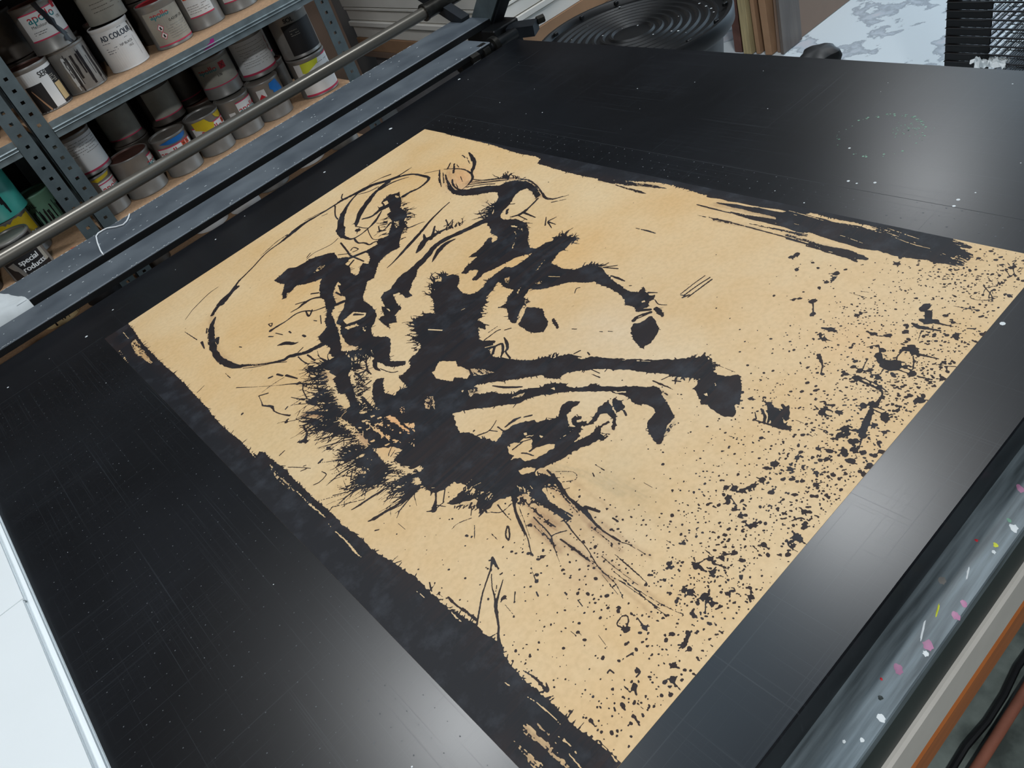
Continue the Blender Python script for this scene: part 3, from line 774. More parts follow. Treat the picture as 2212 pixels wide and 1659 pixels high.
S(1,0,[1411,3981,53,1234,3997,84,1065,4002,34,924,4042,34,768,4081,41,699,4112,10])
S(1,0,[1207,4450,11,1026,4569,11,838,4725,11,648,4881,11])
S(1,0,[1114,4357,16,914,4403,30,762,4430,29,656,4464,5])
S(1,0,[1411,3981,45,1271,3989,37,1123,4063,7])
S(1,0,[1463,3725,18,1392,3634,18,1293,3543,65])
S(1,0,[1219,3594,11,1276,3521,11])
S(1,0,[1565,3670,13,1428,3532,13])
S(1,0,[534,5918,9,649,5723,9,719,5585,9])
S(1,0,[606,5674,14,675,5638,14])
S(1,0,[678,5721,14,711,5700,14])
S(1,0,[1135,4020,7,860,4113,6])
S(1,0,[1047,5027,12,959,4914,11,926,4884,11])
S(1,0,[1274,4294,11,1369,4122,11])
S(1,0,[988,7188,16,1009,7043,16,1075,6840,16])
S(1,0,[671,6250,13,572,6236,13])
S(1,0,[1091,6277,13,1257,6236,13])
S(1,0,[1032,6015,14,1237,5838,14,1421,5632,14])
S(1,0,[956,5284,10,1014,5281,10])
S(1,0,[905,3604,6,907,3760,6])
S(1,0,[672,3919,15,708,3890,15])
S(1,0,[1336,3598,10,1404,3448,10])
S(1,0,[527,4730,8,714,4577,8,863,4454,8])
S(1,0,[510,4960,7,730,4783,7])
P(1,0.4,0,[856,6221,946,6188,989,6182,974,6076,914,6079,912,6129])
P(1,0.4,0,[1067,5737,1080,5684,1115,5566,1037,5676])
P(1,0.4,0,[1254,3565,1336,3598,1313,3513,1269,3530])
HR(166,96,7.9,23.8,87,1.1,[1987,7179,1816,6679,1634,6074],-1)
HR(2,-105,5.1,15.4,41,1.1,[2060,6636,1835,6083],-1)
HR(156,98,7.2,24.6,106,1.0,[1508,6019,1477,5477,1432,5176],-1)
HR(-78,-111,3.8,13.3,76,1.0,[1668,5647,1662,5171,1690,4878],-1)
HR(164,102,6.3,20.2,87,0.9,[1467,4823,1453,4503,1522,4230],-1)
HR(178,112,5.6,13.5,45,0.8,[1481,4134,1444,3929],-1)
HR(148,102,9.1,53.5,57,1.0,[1210,6593,1348,6018,1441,5664])
HR(148,92,9.0,48.7,57,0.9,[1337,5148,1150,5210])
HR(164,117,11.9,67.2,49,0.7,[1079,4648,1240,4454])
P(1,0.5,0,[2230,5205,2432,4625,2397,4522,2313,4378,2266,4242,2333,4132,2354,4007,2348,3871,2397,3819,2417,3699,2518,3707,2608,3737,2723,3724,2807,3675,2904,3573,2940,3543,2919,3487,2978,3448,3086,3327,3144,3320,3235,3379,3323,3417,3394,3389,3472,3255,3401,3250,3337,3268,3285,3233,3221,3250,3159,3173,3116,3098,3071,3085,3118,3006,3143,2906,3076,2903,3056,2853,2924,2847,3013,2811,3125,2767,3170,2749,3303,2784,3260,2713,3189,2662,3129,2621,3030,2647,2930,2701,2820,2745,2699,2779,2568,2831,2468,2885,2390,2930,2326,2878,2347,2698,2217,2655,2155,2470,2135,2273,2117,2126,2076,2100,2074,2298,2071,2594,2075,2753,2054,2809,1987,2815,1968,2890,1892,2935,1803,2998,1704,2983,1631,2998,1632,3066,1620,3153,1747,3201,1647,3254,1566,3330,1475,3394,1438,3473,1558,3462,1681,3471,1784,3489,1706,3609,1726,3706,1537,3690,1493,3783,1434,3974,1521,4129,1623,4185,1639,4326,1707,4500])
P(-1,0,0,[2456,3523,2534,3481,2576,3441,2649,3436,2705,3344,2642,3277,2586,3202,2660,3165,2758,3089,2795,3015,2752,2988,2630,3022,2509,3055,2401,3135,2407,3191,2408,3242,2310,3318,2391,3323,2384,3417])
S(1,0,[2444,3416,18,2601,3400,19])
S(1,0,[2471,3277,16,2503,3212,16,2521,3116,15])
S(1,0,[2547,3209,21,2630,3199,21])
S(1,0,[2559,3440,11,2688,3343,11])
P(-1,0,0,[2713,3504,2743,3469,2716,3440,2687,3460])
P(-1,0,0,[2800,3303,2806,3235,2766,3243,2775,3286])
P(-1,0,0,[2258,3111,2354,3052,2410,2951,2359,2929,2239,3026])
P(-1,0,0.2,[2688,3444,2760,3369,2747,3355,2680,3419])
S(-1,0.25,[2860,3033,5,3084,3004,8])
S(-1,0.25,[2791,2871,5,2964,2809,8])
S(-1,0.25,[2924,2847,5,3147,2758,8])
S(-1,0.25,[2893,3035,5,2984,2999,8])
S(-1,0.25,[2968,2968,5,3122,2885,8])
S(-1,0.35,[1773,3405,8,1883,3362,13])
S(-1,0.35,[1681,3157,7,1886,3110,12])
S(-1,0.35,[2205,2892,7,2166,2757,12])
S(-1,0.35,[2194,2739,7,2107,2587,12])
S(-1,0.35,[1762,3498,8,1847,3494,13])
S(-1,0.35,[1468,3846,8,1506,3800,13])
P(1,0.4,0,[3536,2986,3659,2961,3600,2846,3530,2724,3423,2612,3334,2561,3328,2599,3468,2711,3496,2842,3433,2889,3347,2856,3257,2862,3176,2938,3301,2904,3375,2927])
P(1,0.5,0,[3148,2729,3259,2772,3405,2729,3394,2689,3282,2734,3199,2672,3186,2556,3142,2560,3134,2641])
P(1,0.4,0,[3194,3144,3257,3142,3252,3106,3185,3040,3232,2992,3272,2953,3222,2920,3131,2956,3133,3068])
D(3256,3070,32)
P(1,0.5,0,[3699,2928,3738,2925,3724,2792,3682,2711,3573,2717,3591,2807])
S(1,0,[3630,2679,23,3587,2604,23])
S(1,0.4,[3214,2655,20,3249,2569,20])
S(1,0.3,[3161,2576,28,3216,2568,28])
S(1,0,[2651,3785,11,2785,3774,47,2879,3737,14])
S(1,0,[2905,3694,22,2977,3633,22])
S(1,0,[2361,3996,17,2504,3924,14,2680,3981,7])
S(1,0,[2504,3924,11,2551,3816,11])
S(1,0,[2605,3877,14,2592,3719,14])
S(1,0,[1500,3773,34,1402,3647,18,1286,3534,70])
S(1,0,[1227,3586,13,1286,3534,12])
S(1,0,[1557,3660,13,1429,3534,13])
S(1,0,[1301,3535,12,1436,3525,13])
S(1,0,[1621,3223,25,1546,3193,12])
S(1,0,[1632,3066,24,1624,3124,24])
S(1,0,[1610,3007,29,1527,2993,6])
S(1,0,[1569,3160,7,1494,3087,7])
S(1,0,[1780,2939,14,1744,2786,11,1724,2637,5])
S(1,0,[1660,2933,10,1734,2823,9,1881,2810,10])
S(1,0,[1977,2853,53,1882,2763,26,1775,2584,16,1685,2372,13])
HR(-138,-196,2.2,9.0,24,1.1,[1438,3473,1612,3143,1644,2980])
HR(-110,-150,2.7,12.0,20,1.1,[1959,2880,2071,2594])
HR(62,22,3.1,9.2,12,1.2,[2345,3904,2407,3687])
HR(-158,-196,4.4,15.4,30,1.0,[1694,3576,1778,3324,1859,3079],-1)
HR(-103,-125,4.2,15.4,16,0.8,[2106,2945,2123,2726],-1)
HR(-79,-119,8.3,35.8,26,1.0,[2371,2910,2385,2737])
S(1,0,[1979,2886,53,1857,2720,24,1772,2535,14,1679,2329,11,1573,2156,9,1548,2093,17])
S(1,0,[1908,2713,7,1796,2499,7,1678,2269,7])
S(1,0,[1573,2156,4,1430,1990,4,1353,1838,8])
S(1,0,[2066,2147,16,1998,1912,11,1946,1687,8,1849,1427,8,1817,1186,6,1753,1032,5])
S(1,0,[2445,2706,30,2369,2508,54,2313,2335,23,2295,2202,34,2277,2030,58,2231,1863,27,2206,1733,23])
S(1,0,[2322,2073,34,2362,1905,33])
S(1,0,[2206,1733,9,2212,1465,8])
S(1,0,[2336,2826,31,2342,2693,30,2371,2600,30])
S(1,0,[2149,2287,17,2153,2105,17])
S(1,0,[2458,2812,27,2419,2649,27])
S(1,0,[1899,2458,14,1843,2135,11,1777,2026,11,1647,1783,4])
S(1,0,[1985,2023,11,1852,2102,11,1769,2038,11])
S(1,0,[1865,2002,15,1860,1750,19,1849,1594,10])
S(1,0,[1270,2444,28,1148,2342,17,979,2238,13,849,2145,14,714,2031,12])
S(1,0,[1262,2435,35,1230,2344,28,1217,2284,15])
S(1,0,[1172,2347,9,1034,2181,8,959,2050,16,902,1970,36,833,1874,26])
S(1,0,[1214,2288,6,1064,2140,6,973,2066,6])
S(1,0,[1175,2154,4,1039,2067,15,916,1986,32])
S(1,0,[1642,2616,15,1583,2573,15,1542,2527,15,1527,2465,15,1582,2511,15,1643,2593,15,1642,2616,15])
S(1,0,[1468,2696,7,1458,2573,7])
S(1,0,[1235,3130,7,1333,3131,7,1479,3053,7])
S(1,0,[1138,1932,12,1047,1845,12])
S(1,0,[1271,1752,14,1246,1698,14])
S(1,0,[1670,2363,4,1528,2240,4])
S(1,0,[974,1907,6,950,1738,6])
S(1,0,[1458,1346,8,1434,1260,8])
S(1,0,[2822,2392,11,2819,2247,11])
S(1,0,[2716,2335,12,2688,2280,12])
S(1,0,[2444,2783,6,2604,2534,6,2544,2431,6,2428,2537,6])
S(1,0,[645,2787,11,590,2674,11])
S(1,0,[1431,2945,9,1316,2808,9])
S(1,0,[658,2473,15,656,2297,21])
S(1,0,[2383,1725,13,2381,1645,13])
P(1,0.8,0,[2223,2754,2145,2519,2149,2287,2121,2088,2072,2096,2084,2251,2082,2454,2091,2693])
S(1,0.82,[2013,2764,36,1966,2514,69,1950,2318,90,1948,2171,55])
S(1,0.86,[1827,2367,34,1797,2160,66,1773,1993,43])
S(1,0.87,[1863,1944,32,1861,1672,52,1852,1404,30])
S(1,0.88,[2168,1831,22,2151,1552,42,2120,1383,20])
S(1,0.85,[2332,2636,48,2299,2379,70,2241,2107,67])
D(1427,2448,13)
D(1446,2325,15)
D(1459,2268,13)
D(1513,2217,12)
D(1538,2156,19)
D(1658,2052,16)
D(1598,2003,23)
D(1548,2015,18)
D(1804,2405,23)
D(1386,1957,10)
D(1277,1842,12)
D(1590,1585,11)
D(921,2494,13)
D(967,2300,9)
D(1148,2380,11)
D(1857,1602,16)
D(1718,1572,13)
D(1968,2500,16)
D(1356,1842,20)
D(1774,1794,11)
D(2177,1786,15)
D(2265,1637,16)
D(1858,1802,21)
D(2009,1628,19)
D(1021,1975,24)
D(910,2097,14)
D(1988,1372,12)
D(2180,1452,12)
D(1934,2742,17)
S(1,0,[927,2005,25,767,1773,19,693,1690,27,613,1556,44])
S(1,0,[642,1970,19,822,2121,14])
P(1,0.5,0,[5362,5872,5447,5792,5423,5521,5496,5294,5599,5257,5687,5166,5698,4967,5617,4818,5528,4589,5468,4357,5424,4179,5472,4050,5602,4061,5516,3953,5479,3839,5522,3793,5438,3739,5379,3770,5280,3703,5217,3746,5128,3752,5172,3839,5196,3927,5172,4024,5260,4119,5332,4305,5367,4479,5370,4626,5387,4826,5323,4915,5248,5110,5171,5229,5059,5316,4968,5464])
P(-1,0,0,[5332,3870,5378,3843,5339,3810,5311,3844])
S(-1,0.4,[5165,5627,19,5255,5413,18])
S(1,0.05,[5153,3790,48,5245,3641,47])
S(1,0.05,[4965,3692,59,5067,3699,28,5200,3602,50])
S(1,0.05,[4985,3693,16,5179,3601,16])
S(1,0.05,[5524,3910,33,5579,3792,10])
S(1,0.05,[5710,4940,22,5775,4704,21])
S(1,0.05,[5716,4984,18,5832,4941,18])
S(1,0.05,[5710,4940,18,5831,4772,18])
S(1,0.05,[5601,4692,18,5595,4542,38,5585,4408,21])
S(1,0.05,[5443,3727,13,5387,3615,13,5420,3499,12])
S(1,0.05,[4443,4358,13,4470,4295,13])
S(1,0.05,[4581,3963,13,4597,3924,12])
S(1,0.05,[4638,3863,12,4665,3796,12])
S(1,0.05,[6153,3433,13,5939,3462,13,5688,3481,13])
S(1,0.05,[6147,3344,18,5927,3390,17,5672,3422,17])
S(1,0.05,[6124,3296,19,5915,3319,19,5675,3346,19])
S(1,0.05,[5672,3469,13,5693,3376,13])
S(1,0.05,[5635,3408,19,5720,3366,19])
S(1,0.05,[5530,4272,17,5544,4241,17])
S(1,0.05,[5057,4904,12,5150,4957,12,5190,4920,12])
S(1,0.05,[4253,2625,12,4359,2583,12])
S(1,0.05,[4189,2708,19,4196,2563,24,4193,2392,7])
S(1,0.05,[4371,2494,24,4278,2433,11])
S(1,0.05,[4312,2502,16,4347,2405,16])
S(1,0.05,[3969,3539,13,3970,3394,13])
S(1,0.05,[3905,3479,9,3913,3341,20])
S(1,0.05,[4189,3815,21,4167,3760,21])
S(1,0.05,[4079,3966,18,4168,3932,18])
S(1,0.05,[4052,3940,15,4080,3830,15])
S(1,0.05,[4792,2259,7,4780,2078,7,4784,1938,6])
HR(36,-31,5.3,14.1,22,1.6,[5599,5257,5716,4984])
HR(50,-76,3.4,10.8,30,1.3,[4719,2589,4824,2338,4657,2171])
HR(-122,-173,2.4,9.5,16,1.2,[4359,2583,4493,2273])
HR(70,21,3.9,11.6,14,1.4,[3828,4246,3942,4147])
P(1,0.3,0,[4831,3623,4921,3653,4986,3564,5093,3560,5145,3540,5107,3444,5003,3279,4886,3227,4727,3186,4672,3216,4600,3201,4591,3255,4655,3404,4745,3547])
P(1,0.3,0,[5283,3608,5337,3606,5311,3504,5221,3382,5188,3386,5223,3510])
P(1,0.3,0,[4439,4762,4500,4776,4401,4573,4345,4554])
P(1,0.6,0,[3829,4283,3878,4153,3955,4124,4067,3989,4051,3904,4047,3798,4152,3713,4248,3457,4405,3125,4502,2906,4570,2815,4635,2693,4725,2594,4730,2514,4836,2457,4900,2479,4817,2387,4811,2328,4716,2229,4655,2143,4652,2048,4701,1928,4756,1892,4696,1810,4601,1730,4375,1591,4160,1962,4264,2082,4328,2185,4380,2186,4448,2225,4501,2226,4461,2330,4405,2466,4359,2583,4379,2614,4321,2753,4236,2978,4205,3104,4091,3314,4046,3432,3903,3625,3787,3765,3701,3851,3607,3843,3546,3990])
S(-1,0.5,[4285,3331,6,4385,3108,23,4483,2889,8])
P(1,0.4,0,[4330,2196,4240,2046,4193,1918,4143,1715,4138,1611,4200,1534,4279,1567,4328,1627,4417,1618,4616,1749,4723,1838,4754,1911,4635,2031,4593,2171,4491,2227,4412,2206])
P(-1,0,0.3,[4312,2042,4348,2024,4304,1964,4295,2010])
P(-1,0,0.3,[4518,2048,4531,2025,4459,1997])
P(-1,0,0.5,[4338,1610,4408,1605,4367,1588,4274,1576])
P(1,0.4,0,[3459,3900,3558,3793,3570,3634,3605,3502,3719,3367,3785,3349,3807,3210,3910,2994,4028,2798,4054,2703,4123,2645,4137,2556,4099,2496,4021,2446,3969,2292,3772,2634,3834,2806,3802,2957,3786,3050,3716,3189,3646,3297,3557,3455,3497,3561,3412,3645,3314,3750])
P(-1,0,0,[3809,3025,3885,2881,3869,2852,3808,2963])
P(-1,0,0,[3435,3771,3490,3741,3460,3693])
P(1,0.4,0,[3938,2893,4018,2814,4073,2685,4118,2637,4132,2548,4064,2477,3996,2351,3965,2284,3911,2199,3854,2092,3790,2087,3707,2086,3630,2049,3532,1995,3457,1959,3425,1998,3483,2128,3538,2229,3624,2310,3705,2316,3801,2327,3849,2423,3846,2520,3807,2616,3828,2736,3842,2838])
S(1,0.7,[3625,2031,60,3767,2041,61])
S(1,0.8,[4099,2478,52,4084,2381,39])
P(1,0.5,0,[4551,1386,4565,1360,4573,1318,4533,1245,4508,1148,4602,1153,4629,1136,4528,1059,4443,1014,4402,1031,4456,1101,4392,1047,4347,939,4343,893,4301,975,4281,1074,4291,1137,4370,1192,4452,1271])
S(1,0.1,[4264,1316,12,4269,1226,17,4289,1114,28,4297,995,22])
S(1,0.1,[4437,1354,21,4364,1257,30,4279,1210,27])
S(1,0.1,[4448,1280,21,4388,1216,21,4301,1173,21])
S(1,0.1,[4356,1381,14,4285,1308,14])
S(1,0.1,[3929,1409,9,3938,1343,9])
S(1,0.1,[4595,1194,35,4563,1138,35])
S(1,0,[6702,5055,15,6710,4932,30,6703,4775,15])
S(1,0,[6700,5165,15,6702,5091,15])
P(1,0.8,0,[7986,11709,7972,10522,7945,9977,7892,9555,7866,9189,7889,8727,7838,8541,7683,8484,7683,8252,7641,7834,7625,7200,7649,6772,7745,6320,7885,5738,7894,5435,7863,5091,7824,4788,7833,4636,7845,4243,7965,3372,7915,2688,7927,1966,7928,1359,7976,1047,8112,1109,8136,2084,8152,3496,8126,5159,8184,7269,8184,8810,8262,11495,8293,12979])
S(1,0.18,[7704,4403,19,7726,4004,92,7738,3539,127,7730,2924,183])
S(1,0.22,[7563,4098,15,7548,3717,92,7565,3270,112,7529,2795,130])
S(1,0.45,[7325,4152,80,7335,3753,39])
S(1,0.2,[7335,3753,25,7306,2950,23,7271,2629,22])
S(1,0.2,[7558,4671,15,7552,4459,34,7536,4029,11])
S(1,0.5,[7324,4472,15,7340,4146,26])
S(1,0.12,[7827,4634,78,7882,4117,142,7956,3069,187])
S(1,0.45,[7664,6786,160,7689,6274,132,7748,5816,85,7779,5453,21])
S(1,0.6,[7591,6395,22,7557,5952,77,7545,5683,17])
S(1,0.6,[7410,3619,17,7436,2735,64])
S(1,0.12,[7729,3215,298,7678,2604,374,7613,1954,332,7634,1402,132])
S(1,0.18,[7660,3170,256,7664,2360,383,7642,1754,343,7611,1458,316,7582,1174,161])
S(1,0.42,[8000,2177,109,7879,1602,257,7826,1168,310,7736,803,187])
S(1,0.4,[7611,1458,150,7587,1046,191,7568,758,92])
S(1,0.45,[7983,1800,88,7949,1231,149,7915,828,63])
S(1,0.45,[7350,2963,57,7311,2453,43,7219,1870,51])
S(1,0.35,[7285,2920,38,7257,2265,28,7169,1841,34])
S(1,0.3,[7260,2579,91,7270,2047,156,7262,1766,51])
S(-1,0.25,[7880,3315,8,7851,2957,21,7823,2693,8])
S(-1,0.25,[7817,3273,8,7812,2849,8])
S(-1,0.25,[7626,3147,8,7621,2842,8])
S(-1,0.25,[7597,2396,7,7586,2221,20,7537,1954,7])
S(-1,0.25,[7823,2363,7,7835,2156,7])
S(-1,0.25,[7850,2046,7,7831,1859,7])
S(-1,0.25,[7952,1884,7,7900,1614,19,7863,1387,7])
S(-1,0.25,[7792,1695,7,7738,1389,18,7726,1117,6])
S(-1,0.25,[7971,1176,7,7957,1026,6])
S(1,0,[7288,1418,29,7311,1363,29])
D(7311,1390,32)
D(7435,1423,26)
D(7422,2812,23)
D(7017,2598,40)
D(6949,2625,40)
D(6861,1933,40)
D(6768,1906,30)
D(6719,1898,23)
D(6654,1938,27)
D(6524,1960,23)
D(6266,1885,44)
D(6055,1751,35)
D(6247,2050,23)
D(6738,2415,31)
D(6971,1875,20)
D(6871,2193,21)
D(6944,2315,21)
S(1,0,[6266,1885,23,6171,1818,13,6055,1751,22])
S(1,0,[7288,371,9,7176,238,9,7063,162,8])
S(1,0,[7177,354,7,7106,390,7,7040,393,7,7027,306,7,7071,212,7,7149,157,7,7158,184,7,7097,224,7])
S(1,0,[7435,387,7,7391,338,7])
S(1,0,[7128,296,7,7243,327,7,7305,286,7,7335,243,7])
S(1,0,[7123,236,7,7251,261,7,7185,219,7])
S(1,0,[7335,243,7,7414,261,7,7364,227,7,7435,237,7,7393,210,7,7468,212,7])
S(1,0,[7570,357,7,7537,306,7])
S(1,0,[7694,355,7,7605,251,7,7540,199,7])
S(1,0,[7774,327,7,7682,228,7,7575,169,7])
S(1,0,[7540,199,7,7612,185,7,7561,151,7])
S(1,0,[7680,181,9,7725,179,9,7743,164,9])
S(1,0,[7821,296,10,7854,270,10,7776,270,10,7792,231,10])
S(1,0,[7861,227,9,7893,205,9])
S(1,0,[7509,219,7,7567,188,7])
P(1,1,0,[500,12669,468,12104,415,11612,401,10994,394,10378,407,9806,412,9392,380,8911,378,8406,340,7955,335,7527,362,7136,348,6745,371,6548,428,6600,470,6501,462,6310,489,5994,478,5689,469,5312,471,5017,481,4771,483,4545,463,4357,495,4147,501,3967,489,3785,502,3594,539,3396,559,3164,596,2964,576,2679,572,2483,604,2221,639,1989,625,1826,666,1638,610,1540,568,1324,557,1061,571,768,557,517,580,289,579,161,572,10,176,-116,-122,168,-67,590,-91,2200,-64,4707,-84,7777,-199,12778,191,13203])
S(-1,0.35,[321,12389,18,305,12028,17])
S(-1,0.5,[291,11802,40,274,11224,163,283,10687,52])
S(-1,0.55,[356,11802,85,353,11496,28])
S(-1,0.6,[34,11802,56,12,11192,21])
S(-1,0.62,[398,6192,47,367,5802,91,369,5437,44])
S(-1,0.4,[393,5428,15,387,5041,42,399,4659,16])
S(-1,0.3,[380,4627,8,358,4432,8])
S(-1,0.4,[361,4370,10,363,4092,33,345,3855,29,351,3741,7])
S(-1,0.4,[436,5149,6,431,4899,6])
S(-1,0.4,[346,6741,33,335,6537,13])
S(-1,0.4,[277,1217,5,288,876,5])
S(-1,0.5,[265,834,80,277,599,66,287,327,53])
S(-1,0.45,[122,832,9,115,592,65,116,496,85])
S(-1,0.45,[463,1083,5,494,823,16,483,505,7])
S(-1,0.62,[363,804,11,348,481,11])
S(-1,0.3,[361,384,11,351,223,25])
S(-1,0.6,[406,445,15,403,319,11])
S(-1,0.5,[301,1825,5,289,1572,5])
S(-1,0.5,[429,1298,17,435,1213,17])
S(-1,0.5,[586,1763,5,586,1568,5])
S(-1,0.5,[489,2820,12,502,2624,12])
S(-1,0.75,[354,761,34,379,543,22])
S(-1,0.75,[410,574,44,431,286,32])
S(-1,0.8,[588,2484,44,554,2051,41])
S(1,0.3,[614,1245,7,639,1095,19,623,923,31])
S(1,0,[674,993,7,635,927,24])
S(1,0,[646,2790,9,600,2695,21])
S(1,0.5,[619,2593,9,661,2288,29,675,2030,36])
S(1,0.4,[607,273,6,587,8,14])
D(5965,549,43)
D(6000,516,54)
D(5954,456,43)
D(5646,317,43)
D(5324,754,45)
D(5305,493,34)
D(5047,417,48)
D(4991,486,39)
D(4618,280,40)
D(4964,241,45)
D(4924,218,35)
D(4615,469,41)
D(4511,468,36)
D(4558,415,32)
D(4493,326,37)
D(4526,296,30)
D(4340,314,36)
D(4410,247,38)
D(4423,157,31)
D(4277,437,31)
D(4169,401,26)
D(4266,201,39)
D(4243,539,23)
D(4788,646,31)
D(4706,787,39)
D(4771,784,28)
D(5329,62,41)
D(5296,92,27)
D(5401,71,25)
D(5342,174,24)
D(5297,199,18)
D(5708,29,26)
D(5830,39,20)
D(6407,224,23)
D(6361,236,18)
D(5841,753,34)
D(5876,836,22)
D(4848,746,23)
D(4118,658,22)
D(4036,648,25)
D(3874,615,23)
D(5327,885,28)
D(5345,928,20)
D(5290,906,18)
D(5437,577,33)
D(5493,703,29)
D(5438,789,31)
D(5413,637,17)
D(4449,47,25)
D(4522,22,30)
D(4308,24,33)
D(4180,6,33)
D(4027,244,25)
D(3965,385,24)
D(5905,1416,37)
D(5722,1397,32)
D(5771,1463,19)
D(5211,1096,22)
D(5015,1159,22)
D(4762,128,23)
D(4803,258,28)
D(4615,103,22)
D(5094,176,23)
D(5150,212,18)
D(4790,330,27)
S(1,0,[5727,757,47,5764,752,59,5689,699,70,5672,637,82,5685,581,93,5728,533,69,5665,493,69,5620,546,80,5624,631,70])
S(1,0,[5680,497,23,5697,344,11])
S(1,0,[5637,483,16,5629,348,16])
S(1,0,[5745,532,16,5764,465,16])
S(1,0,[5942,414,35,5969,200,9])
S(1,0,[5633,251,24,5642,177,13,5655,107,7])
S(1,0,[5926,574,12,5823,575,12,5754,547,12])
S(1,0,[5895,439,12,5793,380,11,5699,340,11])
S(1,0,[5595,593,9,5484,583,9])
S(1,0,[5304,700,28,5288,524,22])
S(1,0,[5354,729,12,5337,552,11])
S(1,0,[5282,449,13,5209,408,18,5092,392,33])
S(1,0,[5311,455,16,5282,378,6])
S(1,0,[4984,391,48,4824,349,66,4694,314,63,4612,276,62])
S(1,0,[5808,917,10,5870,865,10])
S(1,0,[5871,812,10,5808,766,10])
S(1,0,[5646,813,9,5537,793,9,5464,772,9])
S(1,0,[5459,1297,45,5391,1226,32,5333,1172,15,5223,1121,10])
S(1,0,[5882,1520,26,5896,1434,47,5904,1345,18])
S(1,0,[5722,1397,15,5733,1287,5])
S(1,0,[4105,811,6,4118,717,6])
S(1,0,[4722,840,13,4750,901,14])
S(1,0,[4771,784,27,4767,696,9])
S(1,0,[4692,756,27,4694,673,9])
S(1,0,[4817,813,16,4854,847,16,4825,883,16])
S(1,0,[4615,469,21,4543,539,6])
S(1,0,[4627,425,15,4633,378,15])
S(1,0,[4575,265,8,4443,217,8])
S(1,0,[4988,383,11,4983,261,15])
S(1,0,[5038,352,13,5039,283,13])
S(1,0,[5347,167,22,5297,199,22])
S(1,0,[6312,568,6,6130,513,6])
S(1,0,[5901,88,9,5935,10,9])
S(1,0,[5890,78,11,5826,46,11])
S(1,0,[4478,958,6,4480,849,6])
S(1,0,[4485,712,5,4497,604,10])
S(1,0,[4372,747,7,4363,673,6])
S(1,0,[6648,725,102,6713,722,102])
S(1,0,[6620,649,72,6535,605,71])
S(1,0,[6469,656,43,6472,585,79,6518,512,62])
S(1,0,[6493,500,42,6497,407,19,6507,319,7])
S(1,0,[6378,712,14,6351,618,56,6373,533,42])
S(1,0,[6365,529,31,6386,398,22])
S(1,0,[6726,741,18,6762,711,18])
S(1,0,[5782,1481,30,5722,1429,21,5722,1388,50])
S(1,0,[5883,1516,21,5895,1427,54,5902,1349,21])
S(1,0,[6829,479,6,6864,228,13])
S(1,0,[6537,185,16,6573,112,16])
S(1,0,[6585,1595,5,6580,1359,5])
S(1,0,[6662,1502,5,6683,1391,5])
D(6644,469,25)
D(6382,234,30)
D(6516,8,32)
D(6861,227,19)
D(6792,143,16)
D(6037,975,32)
D(6083,823,34)
D(6319,747,26)
D(6218,699,34)
D(7225,63,25)
D(7234,111,17)
D(6296,1275,21)
D(3607,767,35)
D(3372,931,35)
D(3344,1006,24)
D(3387,853,26)
D(3455,814,23)
D(3504,793,26)
D(3524,603,30)
D(3241,913,31)
D(3196,875,27)
D(3249,970,19)
D(3154,772,24)
D(3127,682,25)
D(3158,645,20)
D(3079,526,26)
D(3069,560,16)
D(3103,501,19)
D(3210,120,39)
D(3207,79,31)
D(2971,306,28)
D(3000,69,26)
D(2899,212,20)
D(2628,530,27)
D(2558,611,27)
D(2452,504,28)
D(2422,476,18)
D(2157,537,29)
D(2197,409,37)
D(2185,307,25)
D(2348,255,22)
D(2395,240,18)
D(2514,136,18)
D(2284,904,20)
D(2263,853,18)
D(2078,968,13)
D(2093,946,13)
D(2010,580,17)
D(2554,929,21)
D(2529,954,13)
D(3116,933,21)
D(2756,1238,21)
D(2858,664,21)
D(2987,554,16)
D(2856,272,12)
D(2712,368,23)
D(3770,537,22)
D(3873,621,24)
D(3774,477,17)
D(3807,437,22)
D(3761,819,25)
D(3851,793,35)
D(3541,1008,16)
D(3718,607,17)
D(3514,461,15)
D(3500,220,27)
D(3345,120,27)
D(3319,589,17)
D(3087,611,16)
D(3110,1240,14)
D(3060,1027,17)
D(2502,1571,13)
D(2426,1620,13)
D(2247,1415,13)
D(2266,1637,12)
D(1976,916,11)
D(2705,980,12)
D(2071,302,13)
D(1995,387,21)
D(2201,237,15)
D(2379,70,10)
D(3079,171,12)
D(3047,163,11)
D(3119,168,12)
S(1,0,[2429,729,11,2428,641,38,2419,553,7])
S(1,0,[2461,666,9,2542,642,9])
S(1,0,[2539,575,9,2562,403,4])
S(1,0,[2670,535,23,2707,499,11])
S(1,0,[2597,565,11,2638,543,11])
S(1,0,[2518,516,7,2463,506,18])
S(1,0,[3251,876,9,3206,777,9])
S(1,0,[3392,856,27,3499,801,25,3548,770,14])
S(1,0,[3626,737,8,3573,798,8])
S(1,0,[3090,607,12,3069,560,12])
S(1,0,[3103,511,8,3185,527,8])
S(1,0,[3103,501,10,3181,493,10])
S(1,0,[2964,281,13,2950,237,6])
S(1,0,[2503,118,11,2483,80,4])
S(1,0,[3133,167,15,3086,107,9,3077,14,7])
S(1,0,[3343,256,8,3412,212,19,3422,169,8])
S(1,0,[2061,1419,5,2036,1186,12,2003,945,5])
S(1,0,[2195,1709,4,2201,1481,9,2232,1359,6,2236,1144,4])
S(1,0,[2923,1763,6,2919,1632,4])
S(1,0,[2613,723,8,2592,599,4])
S(1,0,[2486,1093,6,2477,981,3])
S(1,0,[2897,376,7,2882,289,5])
S(1,0,[1811,1352,5,1733,1060,5])
S(1,0,[1905,1314,5,1883,992,8,1847,710,5,1841,561,12])
S(1,0,[1857,1148,5,1860,822,5,1861,644,5])
S(1,0,[1962,1492,8,1943,1225,6,1932,977,3])
S(1,0,[1827,1367,4,1879,1048,4,1902,700,4,1941,429,4])
